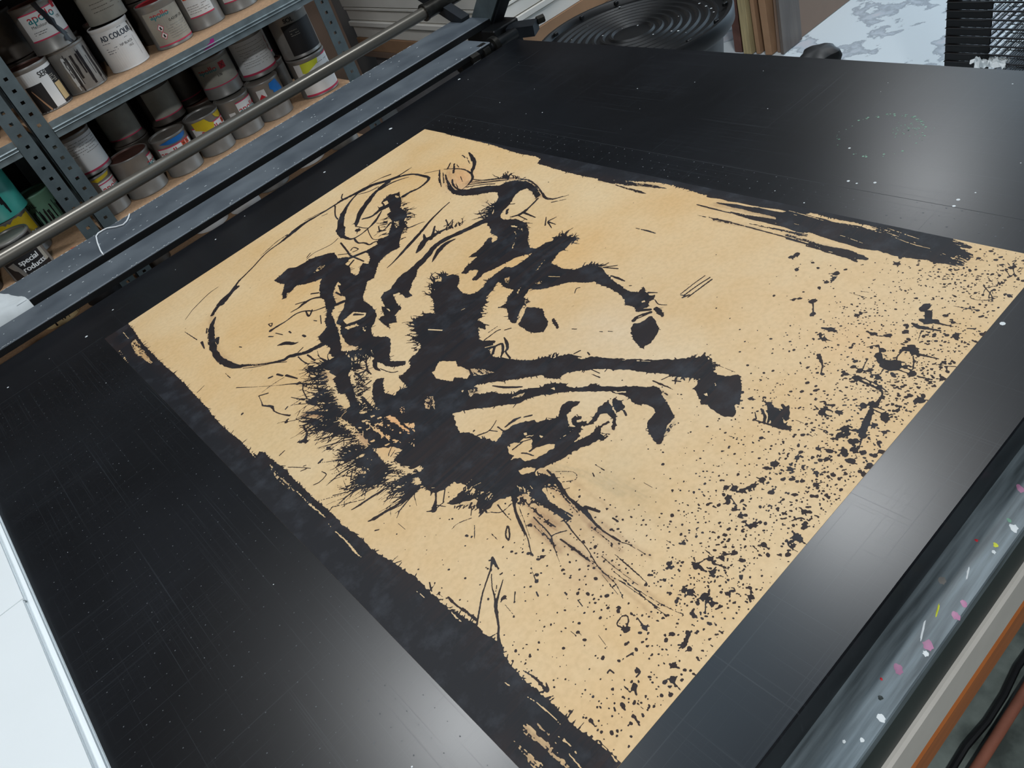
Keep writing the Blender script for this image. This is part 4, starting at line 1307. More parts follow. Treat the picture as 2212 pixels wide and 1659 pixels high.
S(1,0,[2144,441,7,2194,406,18])
S(1,0,[2171,373,9,2081,304,9])
S(1,0,[2280,420,4,2182,310,4])
S(1,0,[2236,397,7,2293,419,7])
S(1,0,[2041,403,18,1990,394,18])
S(1,0,[2159,247,12,2216,218,12])
S(1,0,[2518,412,7,2497,365,7])
S(1,0,[2461,432,8,2469,396,8])
S(1,0,[2403,286,7,2427,253,7,2406,217,7])
S(1,0,[2378,1732,5,2376,1652,15])
S(1,0,[3152,695,14,3111,676,14,3116,647,14])
D(1511,758,32)
D(1626,639,25)
D(1562,638,17)
D(1728,402,24)
D(1819,293,26)
D(1711,251,28)
D(1710,193,23)
D(1417,558,17)
D(1237,607,14)
D(1264,418,19)
D(1400,127,31)
D(1341,163,22)
D(1140,339,29)
D(1284,53,20)
D(958,311,20)
D(683,435,20)
D(723,225,19)
D(763,203,11)
D(731,174,11)
D(671,296,13)
D(882,333,11)
D(1503,204,25)
D(1007,476,13)
D(674,480,10)
D(803,80,10)
D(938,178,13)
D(1294,296,14)
D(1424,304,9)
D(1467,414,11)
D(2010,578,18)
D(1977,924,16)
D(1451,1036,15)
D(1286,1159,14)
D(2291,892,24)
D(2265,855,19)
D(2166,538,28)
D(1608,578,10)
D(1549,551,11)
D(1500,501,12)
D(1359,562,11)
D(1561,374,9)
D(1426,659,10)
D(1006,468,10)
D(1012,360,9)
D(1454,59,8)
D(1552,1417,11)
D(1593,1583,11)
D(1275,1842,11)
D(1356,1832,17)
D(933,116,10)
D(723,38,7)
S(1,0,[1506,785,11,1495,864,11,1580,883,11,1619,854,11,1590,804,11,1530,775,11])
S(1,0,[947,185,20,918,75,4])
S(1,0,[1380,97,18,1368,11,4])
S(1,0,[1626,639,17,1667,768,6])
S(1,0,[683,435,18,670,374,7])
S(1,0,[1287,438,13,1277,392,13,1221,388,13])
S(1,0,[1314,950,5,1268,769,5])
S(1,0,[1176,1172,8,1171,1082,8])
S(1,0,[1728,249,19,1816,277,19])
S(1,0,[1092,417,9,1085,343,9])
S(1,0,[1051,233,4,1038,135,4])
S(1,0,[1157,355,34,1099,281,16])
S(1,0,[959,327,27,938,265,11])
S(1,0,[1495,233,25,1515,150,14])
S(1,0,[1088,611,12,1124,614,12,1123,566,12])
S(1,0,[1221,1113,6,1206,1048,6])
S(1,0,[1312,582,10,1359,562,10])

# fine splatter, thick towards the near edge of the sheet
def splat(n, fu, fv, smin, smean):
    for k in range(n):
        u, v = fu(), fv()
        if not (2 < u < 799 and 2 < v < 1255): continue
        r = min(smin + rs.exponential(smean), 3.2)*.82
        if r < .9:
            line(1, 0, [np.array([u, v]), np.array([u, v])+rs.normal(0, .35, 2)], [2*r, 2*r])
        else:
            D(u*10, v*10, r*10)
cl = [(rs.uniform(60, 800), abs(rs.normal(0, 75))+8) for k in range(90)]
for (cu, cv) in cl:
    spread = rs.uniform(10, 32); nn = rs.randint(8, 40)
    splat(nn, lambda: cu+rs.normal(0, spread), lambda: cv+rs.normal(0, spread*.9), .3, .42)
splat(1500, lambda: rs.uniform(150, 795), lambda: abs(rs.normal(0, 90))+4, .3, .4)
splat(900, lambda: rs.uniform(330, 640), lambda: abs(rs.normal(0, 60))+4, .3, .55)
splat(900, lambda: rs.uniform(200, 780), lambda: abs(rs.normal(0, 80))+3, .25, .15)
splat(500, lambda: rs.uniform(100, 700), lambda: abs(rs.normal(60, 130))+4, .25, .3)
splat(420, lambda: rs.uniform(15, 330), lambda: abs(rs.normal(0, 120))+4, .28, .38)
splat(160, lambda: rs.uniform(20, 260), lambda: rs.uniform(150, 420), .3, .45)
splat(260, lambda: rs.uniform(20, 780), lambda: rs.uniform(20, 1200), .2, .18)
for k in range(70):           # stray short dashes
    u, v = rs.uniform(30, 770), rs.uniform(60, 1150); an = rs.normal(-.5, .35); ln = rs.uniform(2, 7)
    line(1, 0, [np.array([u, v]), np.array([u+math.cos(an)*ln, v+math.sin(an)*ln])], [.5, .4])

f_ = inkf
for ax in (0, 1):
    f_ = 0.25*np.roll(f_, 1, ax) + 0.5*f_ + 0.25*np.roll(f_, -1, ax)
um = np.arange(NU)*G; vm = np.arange(NV)*G
f_[-1, :] = 0; f_[:, -1] = 0
f_[0, :] = f_[2, :]; f_[1, :] = f_[2, :]; f_[:, 0] = f_[:, 2]; f_[:, 1] = f_[:, 2]
dens = f_.copy()
for _ in range(2):
    for ax in (0, 1): dens = smooth1(dens, 13, ax)

LV = 0.38                      # ink edge level
def ink_mesh(F, border):
    # marching squares: full cells merge into runs, edge cells are cut at the 0.5 level
    A = F[:-1, :-1]; B = F[:-1, 1:]; Cc = F[1:, 1:]; Dd = F[1:, :-1]
    a, b, c, d = (x > LV for x in (A, B, Cc, Dd))
    full = a & b & c & d
    V = []; quads = []
    pad = np.zeros((full.shape[0], full.shape[1]+2), np.int8); pad[:, 1:-1] = full
    df = np.diff(pad, axis=1)
    rs_, s_ = np.nonzero(df == 1); re_, e_ = np.nonzero(df == -1)
    q = np.stack([np.c_[s_, rs_], np.c_[e_, rs_], np.c_[e_, rs_+1], np.c_[s_, rs_+1]], 1).astype(np.float32)
    verts = [q.reshape(-1, 2)]; loops = [np.full(len(q), 4)]
    code = a*1 + b*2 + c*4 + d*8
    ii = {}
    eps = 1e-6
    def e(k, y, x):
        if k == 0: t = (LV-A[y, x])/(B[y, x]-A[y, x]+np.where(True, eps, eps)); return np.c_[x+t, y]
        if k == 1: t = (LV-B[y, x])/(Cc[y, x]-B[y, x]+np.where(True, eps, eps)); return np.c_[x+1, y+t]
        if k == 2: t = (LV-Dd[y, x])/(Cc[y, x]-Dd[y, x]+np.where(True, eps, eps)); return np.c_[x+t, y+1]
        t = (LV-A[y, x])/(Dd[y, x]-A[y, x]+np.where(True, eps, eps)); return np.c_[x, y+t]
    def cn(k, y, x): return np.c_[x+(k in (1, 2)), y+(k in (2, 3))]
    tabl = {1:['c0','e0','e3'], 2:['e0','c1','e1'], 4:['e1','c2','e2'], 8:['e2','c3','e3'],
            3:['c0','c1','e1','e3'], 6:['e0','c1','c2','e2'], 12:['e3','e1','c2','c3'], 9:['c0','e0','e2','c3'],
            7:['c0','c1','c2','e2','e3'], 14:['e0','c1','c2','c3','e3'], 13:['c0','e0','e1','c2','c3'], 11:['c0','c1','e1','e2','c3'],
            5:['c0','e0','e1','c2','e2','e3'], 10:['e0','c1','e1','e2','c3','e3']}
    for k, ops in tabl.items():
        y, x = np.nonzero(code == k)
        if len(y) == 0: continue
        ps = np.stack([(e if o[0] == 'e' else cn)(int(o[1]), y, x) for o in ops], 1).astype(np.float32)
        verts.append(ps.reshape(-1, 2)); loops.append(np.full(len(y), len(ops)))
    VV = np.concatenate(verts); LT = np.concatenate(loops)
    return VV, LT

def flat_mesh(name, VV, LT, z, attr):
    me = bpy.data.meshes.new(name)
    n = len(VV)
    VV = np.stack([np.clip(VV[:, 0], 0, PW*1000/G), np.clip(VV[:, 1], 0, PH*1000/G)], 1)
    co = np.empty((n, 3), np.float32); co[:, 0] = VV[:, 0]*G/1000; co[:, 1] = VV[:, 1]*G/1000; co[:, 2] = z
    me.vertices.add(n); me.vertices.foreach_set('co', co.ravel())
    me.loops.add(n); me.loops.foreach_set('vertex_index', np.arange(n, dtype=np.int32))
    me.polygons.add(len(LT))
    me.polygons.foreach_set('loop_start', np.r_[0, np.cumsum(LT)[:-1]].astype(np.int32))
    me.polygons.foreach_set('loop_total', LT.astype(np.int32))
    at = me.attributes.new('ink_weight', 'FLOAT', 'POINT'); at.data.foreach_set('value', attr.astype(np.float32))
    me.update(calc_edges=True)
    return me

def ink_material():
    m = bpy.data.materials.new('printing_ink'); m.use_nodes = True
    nt = m.node_tree; b = nt.nodes['Principled BSDF']
    at = nt.nodes.new('ShaderNodeAttribute'); at.attribute_name = 'ink_weight'
    tc = nt.nodes.new('ShaderNodeTexCoord')
    nz = nt.nodes.new('ShaderNodeTexNoise'); nz.inputs['Scale'].default_value = 26; nz.inputs['Detail'].default_value = 8; nz.inputs['Roughness'].default_value = .65
    nt.links.new(tc.outputs['Object'], nz.inputs['Vector'])
    thin = nt.nodes.new('ShaderNodeValToRGB'); e = thin.color_ramp.elements
    e[0].position = .25; e[0].color = (*lin((48, 35, 32)), 1); e[1].position = .75; e[1].color = (*lin((24, 25, 30)), 1)
    nt.links.new(at.outputs['Fac'], thin.inputs['Fac'])
    cl_ = nt.nodes.new('ShaderNodeValToRGB'); e = cl_.color_ramp.elements
    e[0].position = .50; e[0].color = (0, 0, 0, 1); e[1].position = .74; e[1].color = (.72, .72, .72, 1)
    nt.links.new(nz.outputs['Fac'], cl_.inputs['Fac'])
    mx = nt.nodes.new('ShaderNodeMixRGB'); mx.inputs[2].default_value = (*lin((56, 60, 67)), 1)
    nt.links.new(cl_.outputs['Color'], mx.inputs[0]); nt.links.new(thin.outputs['Color'], mx.inputs[1])
    nt.links.new(mx.outputs[0], b.inputs['Base Color'])
    b.inputs['Roughness'].default_value = .55
    b.inputs['Specular IOR Level'].default_value = .25
    return m

WASH=[(457,391,180,1.0,1.03,1.12,0.8),(342,199,119,1.02,1.06,1.14,0.7),(238,930,191,1.0,0.9,0.72,0.5),(552,589,107,1.02,0.88,0.66,0.7),(754,1046,177,1.02,0.9,0.7,0.5),(746,464,153,1.02,0.93,0.8,0.4),(472,782,132,1.0,1.03,1.1,0.5),(187,512,46,1.1,0.85,0.68,0.8),(333,548,68,1.03,0.93,0.8,0.3),(678,969,35,1.05,0.9,0.85,0.8),(209,202,33,0.72,0.66,0.62,0.5),(196,232,22,0.7,0.6,0.56,0.45),(197,150,30,0.78,0.7,0.66,0.45),(271,165,32,0.85,0.87,0.88,0.5),(291,216,35,0.9,0.95,1.0,0.5),(163,150,20,0.86,0.78,0.74,0.4),(150,1385,180,0.97,0.96,0.96,0.4),(554,62,144,1.03,1.03,1.06,0.5),(161,32,110,1.04,1.05,1.08,0.6),(626,191,104,1.02,0.97,0.92,0.4),(583,105,37,1.03,0.93,0.85,0.4),(82,133,27,1.03,1.05,1.06,0.4),(50,674,100,0.97,1.0,0.98,0.5),(85,484,91,1.0,1.02,1.0,0.4),(480,387,63,1.0,1.03,1.13,0.6),(492,954,101,1.03,0.9,0.7,0.3)]
SMEAR=[([201.9,280.2,196.6,251.4,195.0,231.8,195.1,214.5],13.2,(0.6,0.5,0.46),0.75),
([185.0,242.1,179.7,216.0,176.6,190.3],10.2,(0.6,0.5,0.46),0.65),
([234.2,269.3,229.9,237.9,224.6,209.8,218.9,171.7],13.3,(0.6,0.5,0.46),0.6),
([186.3,194.4,186.1,167.2,182.1,125.0],8.6,(0.6,0.5,0.46),0.5),
([217.4,186.3,215.1,155.2,212.0,138.3],7.6,(0.6,0.5,0.46),0.55),
([252.3,278.6,264.3,242.4,267.4,188.0],14.8,(0.8,0.83,0.86),0.7),
([240.5,294.6,245.7,268.8],7.5,(0.6,0.5,0.46),0.5),
([250.7,243.9,247.3,198.1,242.8,165.9],7.1,(0.6,0.5,0.46),0.3),
([181.4,294.5,169.1,296.8],6.0,(0.6,0.5,0.46),0.5),
([275.4,222.7,277.8,197.4,276.4,163.3],12.9,(0.8,0.83,0.86),0.6),
([228.2,178.9,223.8,142.7,224.1,110.0],6.5,(0.6,0.5,0.46),0.45),
([219.5,170.9,218.6,144.3],5.3,(0.6,0.5,0.46),0.4),
([196.2,149.2,193.3,109.6,191.3,62.1],6.1,(0.6,0.5,0.46),0.35),
([182.7,136.7,181.1,98.8,176.9,65.5],5.0,(0.6,0.5,0.46),0.35),
([259.0,142.1,265.8,100.0],11.6,(0.9,0.9,0.9),0.5),
([668.9,941.6,682.6,903.8,699.6,876.6,712.0,853.0],18.7,(0.6,0.5,0.46),0.8),
([705.9,825.5,706.0,795.1,685.2,753.5],19.9,(0.6,0.5,0.46),0.7),
([693.5,1031.9,661.4,997.8,641.1,954.3],31.4,(0.6,0.5,0.46),0.45),
([692.3,1011.9,672.3,963.2,651.4,943.5],39.5,(0.86,0.74,0.7),0.6),
([656.5,887.1,634.1,839.2],23.0,(0.6,0.5,0.46),0.4),
([481.4,634.7,482.5,609.2],13.7,(0.55,0.5,0.48),0.6),
([499.9,570.2,503.5,551.2],11.2,(0.55,0.5,0.48),0.6),
([162.2,1090.0,134.3,1032.6,111.8,962.6,111.7,900.9],17.2,(0.6,0.5,0.46),0.45),
([127.0,662.3,144.7,632.1,160.6,598.0],17.1,(0.66,0.55,0.54),0.7),
([191.4,714.5,194.0,685.2],14.8,(0.66,0.55,0.54),0.7),
([159.7,675.9,162.7,648.1],15.8,(0.66,0.55,0.54),0.6),
([246.2,743.2,270.1,697.2],13.6,(0.8,0.66,0.6),0.6),
([323.0,892.7,308.4,853.6],18.1,(0.75,0.66,0.6),0.6),
([222.7,673.6,241.4,639.3],10.8,(0.85,0.7,0.62),0.4),
([123.5,874.2,150.7,837.3],10.2,(0.6,0.5,0.46),0.5),
([122.1,661.1,145.1,618.5],15.3,(0.66,0.55,0.54),0.7),
([116.9,624.8,136.5,579.1],9.8,(0.66,0.55,0.54),0.5),
([147.7,547.7,144.2,528.3],13.9,(0.6,0.52,0.56),0.7),
([122.5,532.8,135.5,506.0],9.0,(0.7,0.6,0.56),0.5),
([109.5,489.6,116.8,456.3],14.3,(0.7,0.6,0.56),0.5),
([180.2,481.8,186.2,448.0,194.9,419.5],11.8,(0.7,0.6,0.56),0.7),
([189.7,539.5,190.4,508.9,188.5,480.4],12.6,(1.0,0.8,0.68),0.5),
([241.9,524.7,241.9,507.3,220.2,487.4],17.5,(0.55,0.5,0.48),0.8),
([311.8,506.4,328.0,469.0],9.7,(0.55,0.5,0.48),0.75),
([281.1,473.5,288.3,464.2],12.3,(0.55,0.5,0.48),0.6),
([208.2,541.3,212.9,529.8],11.1,(0.8,0.66,0.62),0.8),
([767.3,438.0,767.3,364.9,768.1,289.3],17.0,(0.55,0.5,0.48),0.6),
([731.5,414.4,734.0,341.6],9.1,(0.55,0.5,0.48),0.4),
([762.9,675.3,777.5,564.2],13.7,(0.55,0.5,0.48),0.6),
([785.2,187.1,780.3,128.9,771.6,79.3],29.9,(0.72,0.66,0.6),0.6),
([735.0,296.3,728.6,213.1],15.2,(0.55,0.5,0.48),0.4),
([358.1,202.2,378.4,204.1],7.2,(0.62,0.62,0.62),0.8),
([410.1,250.8,406.5,235.2],7.9,(0.7,0.7,0.7),0.6),
([164.9,308.6,159.5,326.1],9.7,(0.55,0.5,0.48),0.4),
([173.8,319.0,188.9,313.0],8.6,(0.6,0.56,0.6),0.8),
([326.0,271.3,329.5,259.8],11.5,(0.85,0.8,0.76),0.5),
([282.1,466.0,289.5,466.9],12.2,(0.55,0.5,0.48),0.5),
([305.0,412.1,319.9,399.4],8.8,(0.55,0.5,0.48),0.5),
([26.5,83.4,27.7,59.9,28.7,32.7],10.3,(0.55,0.5,0.48),0.8),
([12.2,83.2,11.6,49.6],10.1,(0.55,0.5,0.48),0.75),
([36.3,80.4,37.0,45.5],8.0,(0.55,0.5,0.48),0.75),
([39.8,619.2,36.9,543.7],12.6,(0.55,0.5,0.48),0.8),
([29.2,1192.7,29.5,1066.5],20.0,(0.62,0.52,0.45),0.7)]
def paper_material():
    m = bpy.data.materials.new('tan_print_paper'); m.use_nodes = True
    nt = m.node_tree; b = nt.nodes['Principled BSDF']
    at = nt.nodes.new('ShaderNodeAttribute'); at.attribute_name = 'wash'
    tc = nt.nodes.new('ShaderNodeTexCoord')
    nz = nt.nodes.new('ShaderNodeTexNoise'); nz.inputs['Scale'].default_value = 5; nz.inputs['Detail'].default_value = 9; nz.inputs['Roughness'].default_value = .62
    fine = nt.nodes.new('ShaderNodeTexNoise'); fine.inputs['Scale'].default_value = 160; fine.inputs['Detail'].default_value = 4
    for n in (nz, fine): nt.links.new(tc.outputs['Object'], n.inputs['Vector'])
    rp = nt.nodes.new('ShaderNodeValToRGB'); e = rp.color_ramp.elements
    e[0].position = .33; e[0].color = (*lin((212, 176, 124)), 1); e[1].position = .66; e[1].color = (*lin((219, 192, 150)), 1)
    nt.links.new(nz.outputs['Fac'], rp.inputs['Fac'])
    m1 = nt.nodes.new('ShaderNodeMixRGB'); m1.blend_type = 'MULTIPLY'; m1.inputs[0].default_value = 1
    nt.links.new(rp.outputs['Color'], m1.inputs[1]); nt.links.new(at.outputs['Color'], m1.inputs[2])
    fr = nt.nodes.new('ShaderNodeValToRGB'); e = fr.color_ramp.elements
    e[0].position = .3; e[0].color = (.86, .85, .84, 1); e[1].position = .6; e[1].color = (1, 1, 1, 1)
    nt.links.new(fine.outputs['Fac'], fr.inputs['Fac'])
    m2 = nt.nodes.new('ShaderNodeMixRGB'); m2.blend_type = 'MULTIPLY'; m2.inputs[0].default_value = .6
    nt.links.new(m1.outputs[0], m2.inputs[1]); nt.links.new(fr.outputs['Color'], m2.inputs[2])
    nt.links.new(m2.outputs[0], b.inputs['Base Color'])
    b.inputs['Roughness'].default_value = .55
    b.inputs['Specular IOR Level'].default_value = .5
    return m

art = empty('art_print', (PX0, PY0, ZT), 0, 'large tan sheet printed with a black ink horse and rider, lying on the black table', 'art print')
gu, gv = 380, 598
X_, Y_ = np.meshgrid(np.linspace(0, PW, gu), np.linspace(0, PH, gv))
col = np.ones((gv, gu, 3))
for (wx, wy, wr, r_, g_, b_, s_) in WASH:
    k_ = s_*np.exp(-(((X_*1000-wx)**2+(Y_*1000-wy)**2)/(wr*wr))*1.2)[..., None]
    col *= 1 + k_*(np.array([r_, g_, b_])-1)
for (pp, w_, cc, k_) in SMEAR:
    pp = np.array(pp).reshape(-1, 2); cum = 0.0; acc = np.zeros((gv, gu)); off = rs.randint(0, 512)
    for a_, b_ in zip(pp[:-1], pp[1:]):
        d_ = b_-a_; L2 = max(d_.dot(d_), 1e-6); L_ = math.sqrt(L2)
        U = X_*1000-a_[0]; V = Y_*1000-a_[1]
        tt = np.clip((U*d_[0]+V*d_[1])/L2, 0, 1)
        ds = np.hypot(U-tt*d_[0], V-tt*d_[1])
        sdist = (U*d_[1]-V*d_[0])/L_
        st_n = STREAK[(np.round(sdist/2.2)+off).astype(int) % 512, ((cum+tt*L_)/2.2).astype(int) % 512]
        acc = np.maximum(acc, np.exp(-(ds/(w_*.5))**2*1.4)*(.2+1.5*st_n)); cum += L_
    col *= 1+(np.clip(acc, 0, 1)*k_)[..., None]*(np.array(cc)-1)
co = np.stack([X_, Y_, np.full_like(X_, .0003)], -1).reshape(-1, 3)
nb = gu*gv
idx = np.arange(nb).reshape(gv, gu)
fq = np.stack([idx[:-1, :-1], idx[:-1, 1:], idx[1:, 1:], idx[1:, :-1]], -1).reshape(-1, 4).tolist()
rim = list(idx[0, :]) + list(idx[1:, -1]) + list(idx[-1, :-1][::-1]) + list(idx[1:-1, 0][::-1])
low = [(co[i][0], co[i][1], 0.00002) for i in rim]
for k in range(len(rim)):
    j = (k+1) % len(rim); fq.append([nb+k, nb+j, rim[j], rim[k]])
me = bpy.data.meshes.new('paper_sheet'); me.from_pydata([tuple(p) for p in co] + low, [], fq)
at = me.attributes.new('wash', 'FLOAT_COLOR', 'POINT')
cf = np.ones((len(me.vertices), 4), np.float32); cf[:nb, :3] = col.reshape(-1, 3); at.data.foreach_set('color', cf.ravel())
me.materials.append(paper_material())
o = bpy.data.objects.new('paper_sheet', me); COL.objects.link(o); o.parent = art
# split: the black border strips and the drawing
INK_M = ink_material()
VV, LT = ink_mesh(f_, 0)
wv = dens[np.clip(VV[:, 1].astype(int), 0, NV-1), np.clip(VV[:, 0].astype(int), 0, NU-1)]
starts = np.r_[0, np.cumsum(LT)[:-1]]
cxx = VV[starts, 0]*G; cyy = VV[starts, 1]*G
border = (cxx < 40) | (cxx > 742) & (cyy > 80)
splz = (~border) & (cyy < 230)
def part_of(sel, name, lab):
    keepv = np.repeat(sel, LT)
    me = flat_mesh(name, VV[keepv], LT[sel], 0.00042, wv[keepv]); me.materials.append(INK_M)
    o = bpy.data.objects.new(name, me); COL.objects.link(o); o.parent = art; o['label'] = lab; o['kind'] = 'stuff'
part_of(border, 'ink_border', 'black brushed ink border along the sheet sides')
part_of(splz, 'ink_splatter', 'dense black ink splatter near the front edge of the sheet')
part_of(~border & ~splz, 'ink_drawing', 'black ink drawing of a galloping horse with a whip-swinging rider')

# ================================================================== screen carriage behind the table
car = empty('screen_carriage', (0.5, 1.86, ZT-0.05), 0, 'dark steel lifting carriage with two grey beams and a long tube behind the table', 'machine')
def cp(name, mb, m, smooth=None, parent=None, lab=None):
    o = mb.build(name, m, parent or car, smooth)
    if parent is None: o.location = (-0.5, -1.86, -(ZT-0.05))
    if lab: o['label'] = lab
    return o
z0 = ZT
cp('rear_beam', MB().cbox(-1.2, 1.335, 1.857, 1.995, z0+0.016, z0+0.030, 0.002), MT['bar'])
cp('front_beam', MB().cbox(-1.2, 1.225, 1.73, 1.835, z0+0.007, z0+0.020, 0.002), MT['bar'])
cp('shade_strip', MB().box(-1.2, 1.335, 1.8545, 1.8568, z0+0.0125, z0+0.0275), MT['blacki'])  # black strip painting the shade on the near face of the rear beam
cp('shade_strip', MB().box(-1.2, 1.225, 1.7275, 1.7298, z0+0.0055, z0+0.0175), MT['blacki'])  # same painted shade on the front beam
cp('counterweight_tube', MB().tube([(-1.2, 2.02, z0+0.0805), (1.25, 2.02, z0+0.0785)], 0.0155, 24), MT['tube'], SM)
cp('collar', MB().tube([(1.245, 2.02, z0+0.0785), (1.252, 2.02, z0+0.0785)], 0.023, 24).tube([(1.25, 2.02, z0+0.0785), (1.42, 2.02, z0+0.0785)], 0.0205, 24), MT['bolt'], SM)
cp('rear_arm', MB().beam((1.315, 1.94, z0+0.026), (1.315, 2.14, z0+0.118), 0.03, 0.03), MT['bard'])
cp('front_arm', MB().beam((1.36, 1.905, z0+0.0), (1.36, 1.50, z0+0.405), 0.04, 0.058), MT['bard'])
cp('arm_edge_strip', MB().beam((1.337, 1.915, z0+0.005), (1.337, 1.51, z0+0.41), 0.005, 0.062), MT['galvd'])
cp('hinge_plate', MB().cbox(1.295, 1.385, 1.80, 1.93, z0-0.09, z0+0.012, 0.003), MT['blacki'])
cp('hinge_block', MB().beam((1.345, 1.80, z0-0.008), (1.385, 1.735, z0-0.014), 0.05, 0.028), MT['bard'])
cp('pivot_shaft', MB().tube([(1.12, 1.744, z0+0.0), (1.32, 1.744, z0+0.0)], 0.014, 16), MT['blacki'], SM)
cp('pivot_collar', MB().tube([(1.195, 1.744, z0), (1.215, 1.744, z0)], 0.022, 18).tube([(1.235, 1.744, z0), (1.25, 1.744, z0)], 0.024, 18), MT['bolt'], SM)
cp('bolt', MB().tube([(1.15, 1.728, z0+0.006), (1.175, 1.728, z0+0.006)], 0.012, 6), MT['bolt'])
cp('bolt', MB().tube([(1.405, 1.750, z0-0.006), (1.424, 1.742, z0-0.006)], 0.011, 6), MT['bolt'])
cp('leg', MB().box(1.32, 1.37, 1.83, 1.88, 0.0, z0-0.091), MT['blacki'])
cp('leg', MB().box(-1.15, -1.10, 1.86, 1.91, 0.0, z0+0.0159), MT['blacki'])
cp('cross_tie', MB().box(-1.14, -1.11, 1.75, 1.98, z0-0.02, z0+0.0065), MT['blacki'])
cp('cross_tie', MB().box(1.17, 1.20, 1.75, 1.98, z0-0.02, z0+0.0065), MT['blacki'])
# paint chips along the far edge of the rear beam
chip = MB()
for k in range(260):
    x = hr.uniform(-0.1, 1.15); w_ = hr.uniform(.001, .006); yy = 1.9925 if hr.random() < .8 else hr.uniform(1.865, 1.985)
    chip.box(x, x+w_, yy-hr.uniform(.0008, .0022), yy, z0+0.0299, z0+0.0303)
for k in range(60):
    x = hr.uniform(-0.1, 1.2); chip.box(x, x+hr.uniform(.001, .004), 1.7305, 1.7305+hr.uniform(.001, .003), z0+0.0199, z0+0.0203)
for k in range(30):
    x = hr.uniform(-0.1, 1.2); yy = hr.uniform(1.735, 1.83); s_ = hr.uniform(.0008, .002); chip.box(x, x+s_*2, yy, yy+s_, z0+0.0199, z0+0.0203)
o = cp('paint_chips', chip, MT['whitep']); o['kind'] = 'stuff'

st_ = [(0.168,1.855,-.004),(0.168,1.857,.030),(0.170,1.874,.0325),(0.180,1.93,.0325),(0.190,1.973,.0325),(0.199,1.984,.0325),(0.212,1.985,.0325),(0.221,1.982,.0325),(0.236,1.958,.0325),(0.250,1.945,.0325),(0.262,1.953,.0325),(0.272,1.968,.0325),(0.281,1.986,.0325)]
o = MB().tube([(a, b, z0+c) for a, b, c in st_], 0.0016, 8).build('string', MT['string'], None, SM)
tag(o, 'short white string lying curled over the rear grey beam', 'string')

# a crumpled white rag draped over the beam at the left
rg_ = []; q = random.Random(5)
nx, ny = 14, 12
for j in range(ny):
    t = j/(ny-1); yy = 2.0 - t*0.16
    for i in range(nx):
        s = i/(nx-1)
        edge = -0.018 - 0.03*max(0, (0.35-t))/.35 - 0.012*math.sin(t*5)
        x = -0.16 + s*(edge+0.16)
        zz = 0.034 + 0.004*math.sin(s*9+t*4) + 0.003*q.random()
        if yy < 1.857: zz = 0.034 - (1.857-yy)*2.2
        rg_.append((x, min(yy, 1.998) if yy > 1.853 else 1.853, z0+zz))
fs = [(j*nx+i, j*nx+i+1, (j+1)*nx+i+1, (j+1)*nx+i) for j in range(ny-1) for i in range(nx-1)]
o = MB().add(rg_, fs).build('rag', MT['rag'], None, math.radians(80))
md = o.modifiers.new('thickness', 'SOLIDIFY'); md.thickness = 0.0012
tag(o, 'small white rag draped over the rear grey beam at the left', 'cloth')

# black lobed knob at the right edge of the table
kn = MB(); n = 40
prof = [(0.0, .030), (.6, .030), (.9, .024), (1.0, .014), (.92, .004), (.5, .0), (.45, -.06)]
for (r, z) in prof:
    for i in range(n):
        a = 2*math.pi*i/n; rr = .037*r*(1+.10*math.cos(5*a))
        kn.v.append((1.335+rr*math.cos(a), .875+rr*math.sin(a), z0-.037+z))
for k in range(len(prof)-1):
    for i in range(n): kn.f.append((k*n+i, k*n+(i+1) % n, (k+1)*n+(i+1) % n, (k+1)*n+i)); kn.mi.append(0)
kn.box(1.271, 1.345, .86, .89, z0-.115, z0-.095)
o = kn.build('clamp_knob', MT['black_pl'], None, SM); tag(o, 'black lobed clamp knob poking up beside the far right table edge', 'knob')

# ================================================================== paper stack at the left
for k, (x1, y0_, y1_, zb, zt_, lab) in enumerate(((-0.226, 0.22, 1.66, 0.0002, 0.0115, 'lower ream of large white sheets at the left table edge'), (-0.232, 0.975, 1.66, 0.0118, 0.0205, 'far upper ream of white sheets on the left paper stack'), (-0.233, 0.22, 0.970, 0.0118, 0.0222, 'near upper ream of white sheets on the left paper stack'))):
    b_ = MB(); q = random.Random(k); nl = 7; vs_ = []
    for j in range(nl):
        for half in (0, 1):
            z_ = z0 + zb + (zt_-zb)*(j+half)/nl; d = q.uniform(-.0012, .0012) if half == 0 else d
            vs_ += [(-1.0, y0_+d, z_), (x1+d, y0_+d, z_), (x1+d, y1_+d, z_), (-1.0, y1_+d, z_)]
    m_ = nl*2
    fs = [(3,2,1,0), tuple((m_-1)*4+i for i in range(4))]
    for j in range(m_-1):
        for i in range(4): fs.append((j*4+i, j*4+(i+1) % 4, (j+1)*4+(i+1) % 4, (j+1)*4+i))
    o = b_.add(vs_, fs).build('paper_ream', MT['sheet']); tag(o, lab, 'paper stack', 'white paper at the left table edge')

